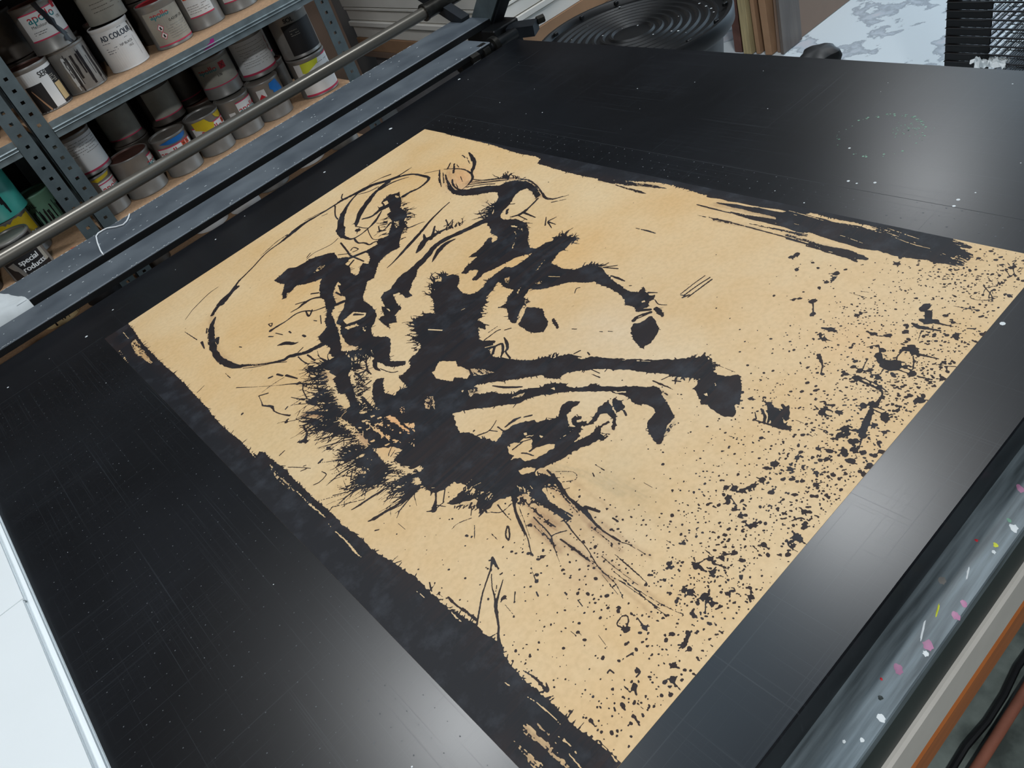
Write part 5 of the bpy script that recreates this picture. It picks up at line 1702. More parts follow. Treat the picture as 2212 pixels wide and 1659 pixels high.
# ================================================================== shelving
def post(parent, x0, x1, ox, inner, lab=None):
    # slotted angle upright: slotted front flange + slotted side flange
    w = x1-x0; zc = [0.0]; holes = []
    z = 0.0; k = 0
    while z < 1.86:
        zc += [z+0.010, z+0.018, z+0.030]; k += 1; z += 0.030
    def flange(fn, width, a, b):
        vs_ = []; fs = []
        cuts = [0, a, b, width]
        for zz in zc:
            for c_ in cuts: vs_.append(fn(c_, zz))
        for r in range(len(zc)-1):
            for c_ in range(3):
                if c_ == 1 and r % 3 == 1: continue
                i = r*4+c_; fs.append((i, i+1, i+5, i+4))
        return vs_, fs
    mb = MB()
    mb.add(*flange(lambda c_, zz: (x0+c_, 2.35, zz), w, w*.40, w*.62))
    sx = x1 if inner < 0 else x0
    mb.add(*flange(lambda c_, zz: (sx, 2.35+c_, zz), 0.04, 0.018, 0.024))
    o = mb.build('post', MT['galvd'], parent); o.location = (-ox, -2.35, 0)
    md = o.modifiers.new('steel_thickness', 'SOLIDIFY'); md.thickness = 0.0016; md.offset = -1 if inner < 0 else 1
    return o
def rear_post(parent, x0, x1, ox):
    o = MB().box(x0, x1, 2.77, 2.772, 0, 1.86).box(x0, x0+.002, 2.735, 2.772, 0, 1.86).build('post', MT['galvd'], parent); o.location = (-ox, -2.35, 0)
LEV = (1.370, 1.059, 0.750, 0.550, 0.190)
def bay(x0, x1, lab):
    ox = (x0+x1)/2
    t = empty('shelving_unit', (ox, 2.35, 0), 0, lab, 'shelves', 'slotted steel shelving bays')
    post(t, x0, x0+.042, ox, 1); post(t, x1-.042, x1, ox, -1)
    rear_post(t, x0, x0+.04, ox); rear_post(t, x1-.04, x1, ox)
    o = MB().box(x0+.002, x1-.002, 2.7725, 2.7745, 0.05, 1.86).build('shade_panel', MT['blacki'], t); o.location = (-ox, -2.35, 0)  # black sheet added behind the tins so the shelf depths look dark
    for z in LEV:
        # front beam with pressed ridges
        pr = [(2.352, z+.001), (2.3495, z+.001), (2.3495, z-.014), (2.3465, z-.0165), (2.3495, z-.019), (2.3495, z-.0215), (2.3465, z-.024), (2.3495, z-.0265), (2.3495, z-.040), (2.360, z-.040), (2.360, z-.0385), (2.352, z-.0385)]
        o = MB().extrude_x(pr, x0+.043, x1-.043).build('shelf_beam', MT['galv'], t); o.location = (-ox, -2.35, 0)
        o = MB().box(x0+.043, x1-.043, 2.756, 2.77, z-.04, z).build('shelf_beam', MT['galvd'], t); o.location = (-ox, -2.35, 0)
        o = MB().box(x0+.003, x1-.003, 2.3525, 2.7555, z-.016, z).build('shelf_board', MT['chip'], t); o.location = (-ox, -2.35, 0)
    return t
bayA = bay(0.254, 1.152, 'slotted grey steel shelving bay full of ink tins, right of the double upright')
bayB = bay(-0.655, 0.243, 'slotted grey steel shelving bay with the turquoise tin, left of the double upright')
# magenta dab on the beam of the right bay
b_ = MB()
pgm = [(0.740,.186),(0.752,.190),(0.760,.196),(0.770,.198),(0.775,.205),(0.786,.204),(0.783,.196),(0.790,.190),(0.776,.188),(0.766,.184),(0.752,.186)]
b_.add([(x, 2.3492, z0+z) for x, z in pgm], [tuple(range(len(pgm)))])
o = b_.build('paint_dab', MT['magenta'], bayA); o.location = (-(0.254+1.152)/2, -2.35, 0); o['label'] = 'magenta paint dab'

# ------------------------------------------------------------------ ink tins
R0, H0 = 0.054, 0.116
BODY = {}; LID = {}
def tin_meshes(r, h, key, mb_, ml_):
    kk = (round(r, 4), round(h, 4), mb_.name, ml_.name)
    if kk not in BODY:
        BODY[kk] = (MB().lathe([(r*.9, 0.003), (r*.97, 0), (r*1.015, 0.0012), (r*1.015, .0045), (r, .006), (r, h-.0075), (r*1.02, h-.006), (r*1.025, h-.002), (r*1.005, h), (r*.955, h-.001), (r*.95, h-.006)], 36).mesh('tin_body', mb_, SM),
                    MB().lathe([(r*.945, h-.004), (r*.935, h-.0012), (r*.89, h-.0008), (r*.865, h-.0042), (r*.5, h-.0038)], 36).mesh('tin_lid', ml_, SM))
    return BODY[kk]
TXT = {}
def text_tris(s, font_scale=1.0):
    if s in TXT: return TXT[s]
    cu = bpy.data.curves.new('lettering', 'FONT'); cu.body = s; cu.size = 1.0; cu.resolution_u = 3
    ob = bpy.data.objects.new('lettering', cu); COL.objects.link(ob)
    dg = bpy.context.evaluated_depsgraph_get()
    me = bpy.data.meshes.new_from_object(ob.evaluated_get(dg))
    v = [(p.co.x, p.co.y) for p in me.vertices]; f = [tuple(p.vertices) for p in me.polygons]
    bpy.data.objects.remove(ob); bpy.data.curves.remove(cu); bpy.data.meshes.remove(me)
    TXT[s] = (v, f); return TXT[s]
def wrap(r, off, s, z):
    a = s/r - math.pi/2
    return ((r+off)*math.cos(a), (r+off)*math.sin(a), z)
def patch(r, off, s0, s1, zlo, zhi, mb=None, wob=0, seed=0):
    mb = mb or MB(); n = max(2, int(abs(s1-s0)/.006)); q = random.Random(seed)
    vs_ = []
    for i in range(n+1):
        s = s0+(s1-s0)*i/n
        vs_ += [wrap(r, off, s, zlo+wob*q.uniform(-1, 1)), wrap(r, off, s, zhi+wob*q.uniform(-1, 1))]
    return mb.add(vs_, [(2*i, 2*i+2, 2*i+3, 2*i+1) for i in range(n)])
def letters(r, off, s, text, x0, zc, size, mb, squeeze=1.0, bold=0.0):
    v, f = text_tris(text)
    w = max(p[0] for p in v)*size*squeeze
    for dx in ((-bold, bold) if bold else (0,)):
        mb.add([wrap(r, off, s + x0 + (p[0]*size*squeeze - w/2) + dx, zc + p[1]*size) for p in v], f)
    return w
def wpoly(r, off, pts_, mb):
    # flat patch cut into narrow upright slices and wrapped round the tin
    bm = bmesh.new()
    f = bm.faces.new([bm.verts.new((a, b, 0)) for a, b in pts_])
    bmesh.ops.triangulate(bm, faces=[f])
    lo = min(p[0] for p in pts_); hi = max(p[0] for p in pts_); s = math.ceil(lo/.006)*.006
    while s < hi:
        if s > lo: bmesh.ops.bisect_plane(bm, geom=bm.verts[:]+bm.edges[:]+bm.faces[:], plane_co=(s, 0, 0), plane_no=(1, 0, 0))
        s += .006
    bm.verts.index_update()
    mb.add([wrap(r, off, v.co.x, v.co.y) for v in bm.verts], [tuple(v.index for v in fc.verts) for fc in bm.faces])
    bm.free()
def apollo(r, lab, zc, size, x0=0.0, txt='apollo'):
    v, f = text_tris(txt)
    bm = bmesh.new(); bv = [bm.verts.new((p[0], p[1], 0)) for p in v]
    for t in f:
        try: bm.faces.new([bv[i] for i in t])
        except ValueError: pass
    bmesh.ops.bisect_plane(bm, geom=bm.verts[:]+bm.edges[:]+bm.faces[:], plane_co=(0, .27, 0), plane_no=(0, 1, 0))
    bm.verts.index_update()
    w = max(p[0] for p in v)*size
    for nm, up, mt_ in (('lettering', True, MT['red']), ('lettering', False, MT['teal'])):
        mb = MB(); fs = [tuple(x.index for x in fc.verts) for fc in bm.faces if (fc.calc_center_median().y > .27) == up]
        for dx in (-.0004, .0004):
            mb.add([wrap(r, .0009, x0 + p.co.x*size - w/2 + dx, zc + p.co.y*size) for p in bm.verts], fs)
        o = mb.build(nm, mt_, lab)
    bm.free()
def small_lines(r, lab, s0, s1, zlist, seed, m='ink', hgt=.0012):
    q = random.Random(seed); mb = MB()
    for z in zlist:
        s = s0
        while s < s1:
            l = q.uniform(.002, .008); e_ = min(s+l, s1)
            if q.random() < .85: patch(r, .0008, s, e_, z, z+hgt, mb)
            s = e_+.0014
    return mb.build('small_print', MT[m], lab)
def hazard(r, lab, s, z, size=.012, m='orange'):
    mb = patch(r, .0008, s, s+size, z, z+size); mb.build('hazard_symbol', MT[m], lab)
    mb = MB(); wpoly(r, .0011, [(s+.002, z+.003), (s+.003, z+.002), (s+size-.002, z+size-.003), (s+size-.003, z+size-.002)], mb); wpoly(r, .0011, [(s+size-.003, z+.002), (s+size-.002, z+.003), (s+.003, z+size-.002), (s+.002, z+size-.003)], mb)
    mb.build('hazard_cross', MT['ink'], lab)
def diamond(r, lab, s, z, h, m='red'):
    mb = MB(); wpoly(r, .0009, [(s, z-h), (s+h, z), (s, z+h), (s-h, z)], mb); mb.build('hazard_symbol', MT[m], lab)
def drips(r, par, s0, s1, ztop, n, seed, m='drip', zmin=.004, wmax=.006):
    q = random.Random(seed)
    for k in range(n):
        s = q.uniform(s0, s1); w = q.uniform(.0012, wmax)/2; zb = q.uniform(zmin, ztop*.45); zt_ = ztop*q.uniform(.7, 1.0)
        pts_ = []; m_ = 6; mb = MB()
        for j in range(m_+1): pts_.append((s-w*q.uniform(.5, 1.1), zb+(zt_-zb)*j/m_))
        for j in range(m_, -1, -1): pts_.append((s+w*q.uniform(.5, 1.1), zb+(zt_-zb)*j/m_))
        wpoly(r, .0012, pts_, mb); mb.build('paint_drip', MT[m], par)
def tin(x, yf, z, lab, rot=0.0, r=R0, h=H0, body='tin', lidm='lid', group='ink tins on the shelves', cat='tin'):
    # yf: front of the tin
    t = empty('ink_tin', (x, yf+r*1.03, z0+z), math.radians(rot), lab, cat, group)
    bm_, lm_ = tin_meshes(r, h, None, MT[body], MT[lidm])
    for nm, me_ in (('tin_body', bm_), ('tin_lid', lm_)):
        o = bpy.data.objects.new(nm, me_); COL.objects.link(o); o.parent = t
    return t
def label(t, r=R0, s0=-.062, s1=.062, zlo=.03, zhi=.1, m='paper_w', stripe=True, top_stripe=False):
    o = patch(r, .0004, s0, s1, zlo, zhi).build('paper_label', MT[m], t)
    if stripe: patch(r, .0007, s0, s1, zlo-.0015, zlo+.0018).build('pink_stripe', MT['pink'], o)
    if top_stripe: patch(r, .0007, s0, s1, zhi-.002, zhi+.001).build('pink_stripe', MT['pink'], o)
    return o
UZ, LZ, TZ = .209, -.100, -.300
dz_ = H0+.0008
# --- upper shelf, front row
t = tin(.352, 2.445, UZ, 'white and black tin with a tan sticker at the left end of the upper shelf', 20, lidm='lidbrown')
l = label(t, s0=-.085, s1=.085, zlo=.003, zhi=.104, stripe=False)
mb = patch(R0, .0007, -.062, -.018, .003, .072); patch(R0, .0007, .010, .075, .003, .095, mb); mb.build('black_panel', MT['ink'], l)
patch(R0, .0010, .012, .036, .012, .056).build('sticker', MT['cream'], t); small_lines(R0, t, .010, .030, [.060, .064, .068, .072, .076], 2, 'paper_d', .002)
mb = MB(); letters(R0, .0010, 0, 'SER', -.002, .082, .020, mb, .8, .0005); mb.build('lettering', MT['ink'], l)
mb = MB(); wpoly(R0, .001, [(-.052, .060), (-.050, .062), (-.030, .006), (-.034, .003)], mb); mb.build('streak', MT['kraft'], l)
t = tin(.462, 2.462, UZ, 'grey tin streaked with long black drips, left end of the upper shelf', 8, lidm='tin')
o = patch(R0, .0004, -.075, .080, .001, .108).build('paint_coat', MT['tin'], t); drips(R0, o, -.05, .07, .102, 26, 4, 'drip', .002, .008); drips(R0, o, -.055, -.02, .100, 4, 9, 'whitep', .002, .012)
t = tin(.447, 2.452, UZ+dz_, 'white labelled tin with a thick black run across its logo, stacked on the upper shelf', 6, lidm='lidbrown')
l = label(t, zlo=.034, zhi=.098, top_stripe=True); apollo(R0, l, .074, .030, -.006); mb = MB(); letters(R0, .0009, 0, 'Mecolour', -.022, .062, .0105, mb); mb.build('lettering', MT['ink'], l); mb = MB(); letters(R0, .0009, 0, '170', .036, .064, .010, mb); mb.build('lettering', MT['ink'], l); small_lines(R0, l, -.045, -.01, [.052, .047], 4)
patch(R0, .0008, .036, .05, .088, .104).build('hazard_symbol', MT['red'], l)
mb = MB(); wpoly(R0, .0014, [(-.012, .116), (.002, .116), (.004, .100), (.010, .088), (.012, .076), (.020, .066), (.017, .052), (.024, .040), (.034, .022), (.028, .026), (.030, .012), (.038, .002), (.026, .001), (.022, .010), (.012, .012), (.014, .020), (.020, .024), (.010, .038), (.006, .054), (.000, .062), (-.003, .080), (-.008, .098)], mb); mb.build('paint_run', MT['drip'], t)
t = tin(.594, 2.462, UZ, 'white tin lettered AD COLOUR in the middle of the upper shelf', 0, body='paper_w', lidm='tind', h=.118)
l = label(t, s0=-.08, s1=.08, zlo=.004, zhi=.106, stripe=False)
mb = MB(); letters(R0, .0009, 0, 'AD COLOUR', -.006, .083, .020, mb, .78, .0006); mb.build('lettering', MT['navy'], l)
mb = MB(); letters(R0, .0009, 0, 'NP BLACK', .008, .060, .0085, mb); mb.build('lettering', MT['ink'], l); mb = MB(); letters(R0, .0009, 0, '1KG', .016, .050, .008, mb); mb.build('lettering', MT['ink'], l); small_lines(R0, l, -.052, -.02, [.062, .056, .050], 5, 'navy'); small_lines(R0, l, -.055, -.03, [.076], 6, 'navy'); small_lines(R0, l, .004, .018, [.075, .103], 8, 'navy')
mb = MB(); wpoly(R0, .0009, [(.0345, .02), (.0350, .02), (.0350, .072), (.0345, .072)], mb); mb.build('label_seam', MT['navy'], l)
mb = MB(); wpoly(R0, .0012, [(.040, .106), (.048, .106), (.047, .092), (.050, .084), (.046, .076), (.042, .082), (.044, .092)], mb); mb.build('smudge', MT['tind'], l)
t = tin(.612, 2.485, UZ+.119, 'off-white tin stacked behind the lettering on the middle white tin', 0, body='paper_d', lidm='lid'); small_lines(R0, t, -.04, .04, [.05, .04, .03], 12, 'tind')
t = tin(.733, 2.452, UZ, 'pale tin with hazard diamonds, right of the AD COLOUR tin', 12, body='tin', lidm='red', h=.118)
l = label(t, s0=-.078, s1=.08, zlo=.010, zhi=.098, m='paper_d', top_stripe=False); apollo(R0, l, .080, .022, -.030); mb = MB(); letters(R0, .0009, 0, '0.4310P 170', .012, .062, .010, mb); mb.build('lettering', MT['ink'], l)
for zz in (.055, .035):
    mb = MB(); wpoly(R0, .0008, [(-.044, zz-.011), (-.034, zz), (-.044, zz+.011), (-.054, zz)], mb); mb.build('hazard_symbol', MT['pink'], l); mb = MB(); wpoly(R0, .0011, [(-.044, zz-.009), (-.036, zz), (-.044, zz+.009), (-.052, zz)], mb); mb.build('hazard_panel', MT['paper_w'], l); mb = MB(); wpoly(R0, .0013, [(-.046, zz-.005), (-.041, zz-.004), (-.042, zz+.004), (-.046, zz+.003)], mb); mb.build('hazard_flame', MT['ink'], l)
small_lines(R0, l, -.028, .05, [.052, .046, .040, .034, .028, .022], 14, 'tin')
t = tin(.850, 2.470, UZ, 'grey tin with a square white label near the right of the upper shelf', -6)
l = label(t, s0=-.05, s1=.028, zlo=.036, zhi=.108); small_lines(R0, l, -.045, .02, [.064, .058, .052, .046], 15, 'tin'); diamond(R0, l, -.002, .088, .008, 'magenta'); patch(R0, .0008, -.046, -.034, .084, .098).build('hazard_symbol', MT['orange'], l)
t = tin(.965, 2.470, UZ, 'grey tin with a low pink stripe at the far right of the upper shelf', 0)
l = label(t, zlo=.030, zhi=.1)
t = tin(1.075, 2.475, UZ, 'plain tin beside the right upright on the upper shelf', 0, body='tind'); label(t, zlo=.03, zhi=.1, m='paper_d')
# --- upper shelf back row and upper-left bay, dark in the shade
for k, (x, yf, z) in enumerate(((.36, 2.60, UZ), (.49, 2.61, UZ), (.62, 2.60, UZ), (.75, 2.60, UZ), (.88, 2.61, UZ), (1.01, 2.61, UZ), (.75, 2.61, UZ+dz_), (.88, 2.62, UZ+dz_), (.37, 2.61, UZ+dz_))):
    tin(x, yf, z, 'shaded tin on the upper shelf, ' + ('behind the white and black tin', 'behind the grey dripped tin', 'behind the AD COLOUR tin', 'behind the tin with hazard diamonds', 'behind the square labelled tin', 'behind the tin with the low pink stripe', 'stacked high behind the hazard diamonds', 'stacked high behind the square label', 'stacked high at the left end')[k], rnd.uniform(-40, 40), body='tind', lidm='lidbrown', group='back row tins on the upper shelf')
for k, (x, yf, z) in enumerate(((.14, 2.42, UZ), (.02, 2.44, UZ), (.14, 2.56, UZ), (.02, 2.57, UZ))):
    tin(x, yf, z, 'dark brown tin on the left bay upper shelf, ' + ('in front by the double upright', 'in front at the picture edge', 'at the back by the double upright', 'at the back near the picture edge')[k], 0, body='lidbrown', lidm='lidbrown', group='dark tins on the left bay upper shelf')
# --- lower shelf, front row
def tiny(t, txt='apollo', zc=.072, size=.027, x0=0, s0=-.045, s1=.045, zlo=.050, zhi=.098, ts=True, stripe=False):
    l = label(t, s0=s0, s1=s1, zlo=zlo, zhi=zhi, stripe=stripe, top_stripe=ts); apollo(R0, l, zc, size, x0, txt); return l
t = tin(.330, 2.462, LZ, 'small tin with a cut-off apo label beside the double upright, lower shelf', 18, r=.050)
l = patch(.050, .0004, -.022, .040, .040, .096).build('paper_label', MT['paper_w'], t); apollo(.050, l, .066, .027, .014); patch(.050, .0007, -.022, .040, .089, .092).build('pink_stripe', MT['pink'], l); mb = MB(); wpoly(.050, .0012, [(-.035, .110), (.03, .112), (.02, .104), (-.02, .100)], mb); mb.build('paint_smear', MT['yellow'], t)
t = tin(.445, 2.452, LZ, 'plain grey tin with a brown lid and small label on the right, lower shelf', 6, r=.060, lidm='lidbrown')
l = patch(.060, .0004, .030, .062, .044, .100).build('paper_label', MT['paper_w'], t); apollo(.060, l, .072, .026, .052); patch(.060, .0007, .030, .062, .096, .100).build('pink_stripe', MT['pink'], l); small_lines(.060, l, .036, .056, [.052, .056], 21)
t = tin(.570, 2.445, LZ, 'tin with a blue smear round its lid, lower shelf', -4)
l = tiny(t, 'apollo', .064, .029, -.022, -.06, .055, .050, .090); hazard(R0, l, .016, .076, .013); hazard(R0, l, .031, .076, .013)
mb = MB(); wpoly(R0, .0013, [(-.045, .104), (-.01, .109), (.03, .109), (.048, .110), (.046, .102), (.034, .098), (.02, .095), (.0, .095), (-.02, .097)], mb); mb.build('paint_smear', MT['bluep'], t)
t = tin(.688, 2.450, LZ, 'tin with a yellow splash running over its logo, lower shelf', -2, lidm='tin')
l = tiny(t, 'apollo', .064, .029, 0, -.062, .060, .050, .092); hazard(R0, l, .040, .074, .014)
mb = MB(); wpoly(R0, .0013, [(-.052, .108), (-.01, .110), (.0, .096), (.012, .090), (.006, .078), (.002, .056), (-.004, .052), (-.006, .074), (-.02, .074), (-.035, .082), (-.05, .086)], mb); wpoly(R0, .0013, [(.02, .110), (.055, .110), (.053, .098), (.04, .092), (.025, .100)], mb); mb.build('paint_splash', MT['yellow'], t)
t = tin(.798, 2.455, LZ, 'grey tin with a half logo label and a small white sticker, lower shelf', 4)
l = tiny(t, 'apollo', .070, .028, .018, -.018, .06, .052, .102, True); patch(R0, .0006, -.050, -.030, .062, .080).build('sticker', MT['paper_w'], t); diamond(R0, l, .052, .080, .010)
t = tin(.908, 2.452, LZ, 'grey tin with a broad blue paint mark, lower shelf', 0)
l = patch(R0, .0004, -.050, -.022, .040, .098).build('paper_label', MT['paper_w'], t); diamond(R0, l, -.036, .072, .013)
mb = MB(); wpoly(R0, .0012, [(-.002, .106), (.026, .110), (.034, .090), (.040, .076), (.034, .070), (.028, .058), (.014, .060), (.008, .068), (.0, .074), (.002, .084), (-.006, .090)], mb); mb.build('paint_mark', MT['bluep'], t)
t = tin(1.072, 2.430, LZ, 'white tin with lime-yellow top label beside the right upright, lower shelf', 6, r=.062, h=.122)
l = patch(.062, .0004, -.085, .085, .010, .108).build('paper_label', MT['paper_w'], t); patch(.062, .0007, -.085, .085, .006, .012).build('pink_stripe', MT['pink'], l); patch(.062, .0007, .02, .085, .108, .112).build('pink_stripe', MT['pink'], l)
mb = MB(); wpoly(.062, .0009, [(-.06, .108), (.0, .109), (-.004, .096), (-.03, .086), (-.05, .076), (-.062, .080)], mb); mb.build('paint_patch', MT['lime'], l)
small_lines(.062, l, -.02, .05, [.094, .078, .072, .062], 31)
# stacked second layer on the lower shelf
t = tin(.345, 2.475, LZ+dz_, 'soiled white tin stacked beside the double upright, lower shelf', 14, r=.056)
l = patch(.056, .0004, -.085, .085, .014, .105).build('paper_label', MT['paper_w'], t); patch(.056, .0007, -.085, .085, .010, .015).build('pink_stripe', MT['pink'], l); small_lines(.056, l, -.045, .045, [.095, .088, .081, .074, .067, .06], 40, 'tind')
t = tin(.812, 2.505, LZ+dz_, 'tin with a red hazard mark stacked in the middle of the lower shelf', -6, r=.058)
l = patch(.058, .0004, -.08, .075, .036, .104).build('paper_label', MT['paper_d'], t); patch(.058, .0007, -.08, .075, .034, .037).build('pink_stripe', MT['pink'], l); apollo(.058, l, .078, .024, -.034); hazard(.058, l, .006, .076, .020, 'red'); mb = MB(); letters(.058, .0009, 0, '170', -.004, .060, .010, mb, 1, .0004); mb.build('lettering', MT['ink'], l)
t = tin(.940, 2.505, LZ+dz_, 'tall white printed tin with a pink base stripe stacked on the blue-marked tin', 4, r=.060, h=.125, lidm='red')
l = patch(.060, .0004, -.085, .085, .016, .112).build('paper_label', MT['paper_w'], t); patch(.060, .0007, -.085, .085, .012, .018).build('pink_stripe', MT['pink'], l); small_lines(.060, l, -.06, .035, [.1, .09, .08, .074, .066, .058, .05, .044, .036], 44, 'tin')
for zz in (.085, .06):
    mb = MB(); wpoly(.060, .0008, [(.056, zz-.012), (.066, zz), (.056, zz+.012), (.046, zz)], mb); mb.build('hazard_symbol', MT['pink'], l); mb = MB(); wpoly(.060, .0011, [(.056, zz-.009), (.063, zz), (.056, zz+.009), (.049, zz)], mb); mb.build('hazard_panel', MT['paper_w'], l)
t = tin(1.075, 2.440, LZ+.1228, 'tin with a large black label stacked on the lime-topped tin', 4, r=.062, h=.128)
l = patch(.062, .0004, -.06, .052, .010, .100).build('black_label', MT['ink'], t); mb = MB(); letters(.062, .0009, 0, 'SOL', -.03, .106, .018, mb, 1, .0005); mb.build('lettering', MT['ink'], t); small_lines(.062, l, -.04, -.012, [.080, .072, .066], 47, 'paper_d')
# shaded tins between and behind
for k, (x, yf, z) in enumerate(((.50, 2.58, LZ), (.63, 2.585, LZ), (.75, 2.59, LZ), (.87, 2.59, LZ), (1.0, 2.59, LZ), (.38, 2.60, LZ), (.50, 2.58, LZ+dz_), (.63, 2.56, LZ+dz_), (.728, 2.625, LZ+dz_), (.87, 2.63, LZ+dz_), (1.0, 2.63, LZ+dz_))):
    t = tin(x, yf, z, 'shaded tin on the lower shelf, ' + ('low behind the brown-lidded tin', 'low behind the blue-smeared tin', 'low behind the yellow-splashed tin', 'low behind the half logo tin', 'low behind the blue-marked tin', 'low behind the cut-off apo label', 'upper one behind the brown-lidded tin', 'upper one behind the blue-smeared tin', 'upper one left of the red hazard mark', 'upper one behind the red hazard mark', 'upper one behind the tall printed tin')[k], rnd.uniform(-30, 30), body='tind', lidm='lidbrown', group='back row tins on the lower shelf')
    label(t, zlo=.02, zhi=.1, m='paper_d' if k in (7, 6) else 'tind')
# --- left bay, lower shelf
t = tin(.080, 2.50, LZ, 'grey tin with a torn yellow label under the turquoise tin', 0, r=.060, h=.122)
mb = patch(.060, .0006, -.072, .066, .060, .112, None, .004, 3); mb.build('paper_label', MT['yellow'], t); mb = MB(); wpoly(.060, .0009, [(-.02, .060), (-.015, .085), (.0, .092), (.012, .086), (.018, .058)], mb); wpoly(.060, .0009, [(-.046, .058), (-.042, .096), (-.036, .096), (-.038, .058)], mb); mb.build('torn_patch', MT['tin'], t); patch(.060, .0008, -.03, .05, .052, .062, None, .003, 4).build('torn_paper', MT['paper_w'], t)
t = tin(.082, 2.49, LZ+.1228, 'turquoise tin with dark drips at the left edge of the shelves', 0, r=.072, h=.140, body='tealp', lidm='tealp'); drips(.072, t, -.06, .03, .09, 9, 13, 'drip', .006, .008)
t = tin(.182, 2.605, LZ, 'pale green tin with dark vertical drips, beside the double upright', 0, r=.050, h=.118, body='green', lidm='green'); drips(.050, t, -.05, .06, .085, 22, 17, 'drip', .002, .005); mb = MB(); letters(.050, .001, 0, 'OIL', -.03, .086, .02, mb); mb.build('lettering', MT['ink'], t)
t = tin(.052, 2.362, LZ, 'black labelled tin reading special products, in front of the turquoise tin', -4, r=.056, h=.110)
l = patch(.056, .0004, -.06, .062, .006, .104).build('black_label', MT['ink'], t); mb = MB(); letters(.056, .0009, 0, 'special', .008, .042, .021, mb, 1, .0006); mb.build('lettering', MT['paper_w'], l); mb = MB(); letters(.056, .0009, 0, 'products', .008, .022, .021, mb, 1, .0006); mb.build('lettering', MT['paper_w'], l)
mb = MB(); wpoly(.056, .0012, [(-.05, .05), (-.028, .056), (-.020, .030), (-.014, .008), (-.026, .006), (-.032, .03), (-.040, .036)], mb); mb.build('scuff', MT['tin'], l); patch(.056, .0009, .046, .060, .02, .06).build('sticker', MT['paper_d'], l)
t = tin(-.085, 2.40, LZ, 'dirty tin at the left end behind the black labelled tin', 0, body='tind', lidm='lidbrown')
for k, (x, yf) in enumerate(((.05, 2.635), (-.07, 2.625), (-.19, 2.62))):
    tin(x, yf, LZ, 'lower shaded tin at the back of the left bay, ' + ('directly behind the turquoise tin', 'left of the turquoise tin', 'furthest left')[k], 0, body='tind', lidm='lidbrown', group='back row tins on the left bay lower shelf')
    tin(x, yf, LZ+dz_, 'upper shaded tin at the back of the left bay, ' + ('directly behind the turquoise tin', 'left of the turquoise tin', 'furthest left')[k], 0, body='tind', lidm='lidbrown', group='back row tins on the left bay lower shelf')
b_ = MB(); pgm = [(.158, 2.42), (.19, 2.40), (.215, 2.385), (.236, 2.39), (.238, 2.36), (.21, 2.356), (.18, 2.358), (.165, 2.38)]
b_.add([(x, y, 0.7503) for x, y in pgm], [tuple(range(len(pgm)))]); o = b_.build('paint_stain', MT['orange'], bayB); o.location = (-(-0.655+0.243)/2, -2.35, 0); o['label'] = 'orange paint stain'
# --- third shelf, glimpsed between the beams
T3 = [(.030, 2.500, 'cream tin streaked with black drips glimpsed under the front beam', 'cream', .058), (.165, 2.47, 'black tin glimpsed under the front beam beside the double upright', 'ink', .054), (.335, 2.475, 'dark tin glimpsed low behind the double upright', 'tind', .054), (.555, 2.497, 'white tin with a rounded edge glimpsed under the front beam', 'paper_w', .060), (.675, 2.475, 'white tin with a grey ring mark glimpsed under the front beam', 'paper_w', .052), (.80, 2.50, 'grey tin glimpsed under the front beam', 'tin', .058), (.955, 2.516, 'bright white tin with a curved base glimpsed under the front beam', 'paper_w', .062), (1.085, 2.475, 'dull grey tin glimpsed by the right upright under the front beam', 'tin', .050)]
for (x, yf, lab, mm, r) in T3:
    t = tin(x, yf, TZ, lab, 0, r=r, h=.112, body=mm, lidm='lid' if mm != 'ink' else 'ink')
    if mm == 'cream': drips(r, t, -.06, .06, .10, 16, 23, 'drip', .002, .006)
    if mm == 'paper_w' and r < .053:
        mb = MB(); a_ = [i*math.pi/8 for i in range(16)]; ring = [(.012+.010*math.cos(a), .05+.010*math.sin(a)) for a in a_]; wpoly(r, .0008, ring, mb); mb.build('ring_mark', MT['tind'], t)
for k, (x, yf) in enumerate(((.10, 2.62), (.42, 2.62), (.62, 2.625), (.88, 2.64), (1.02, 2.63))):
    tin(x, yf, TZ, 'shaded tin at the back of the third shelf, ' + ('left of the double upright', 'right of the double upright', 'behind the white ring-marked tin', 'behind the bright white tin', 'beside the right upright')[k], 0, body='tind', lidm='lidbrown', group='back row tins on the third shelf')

# ================================================================== stack of white boards right of the shelves
def slab(name, x0, x1, y0_, y1_, za, zb, m, lab, cat, group=None, c=.002):
    o = MB().cbox(x0, x1, y0_, y1_, za, zb, c).build(name, MT[m]); tag(o, lab, cat, group); return o
slab('storage_box', 1.93, 3.0, 2.64, 3.7, 0.0, 0.405, 'grey_box', 'grey box supporting the stack of white boards right of the shelves', 'box')
zb = 0.4052
for k, (th, m, lab) in enumerate(((.03, 'kraft2', 'brown cardboard sheet at the very bottom of the white board stack'), (.062, 'kraft', 'tan board directly under the white boards right of the shelves'), (.055, 'board_w', 'lowest white board of the stack, on the tan board'), (.022, 'board_w', 'second white board from the bottom of the stack'), (.045, 'board_w', 'third white board from the bottom of the stack'), (.012, 'board_w', 'thin fourth white board from the bottom of the stack'), (.05, 'board_w', 'fifth white board from the bottom of the stack'), (.02, 'board_w', 'sixth white board from the bottom of the stack'), (.06, 'board_w', 'topmost white board of the stack right of the shelves'))):
    ex = rnd.uniform(-.008, .008) if k > 1 else 0
    slab('board', 1.90+ex, 3.02, 2.60+ex*.6, 3.75, zb, zb+th, m, lab, 'board', 'boards stacked right of the shelves')
    zb += th + (.004 if k > 1 else .0006)
slab('storage_box', 1.98, 2.9, 3.05, 3.7, zb, zb+.35, 'kraft2', 'brown cardboard box on top of the white board stack', 'box', None, .004)
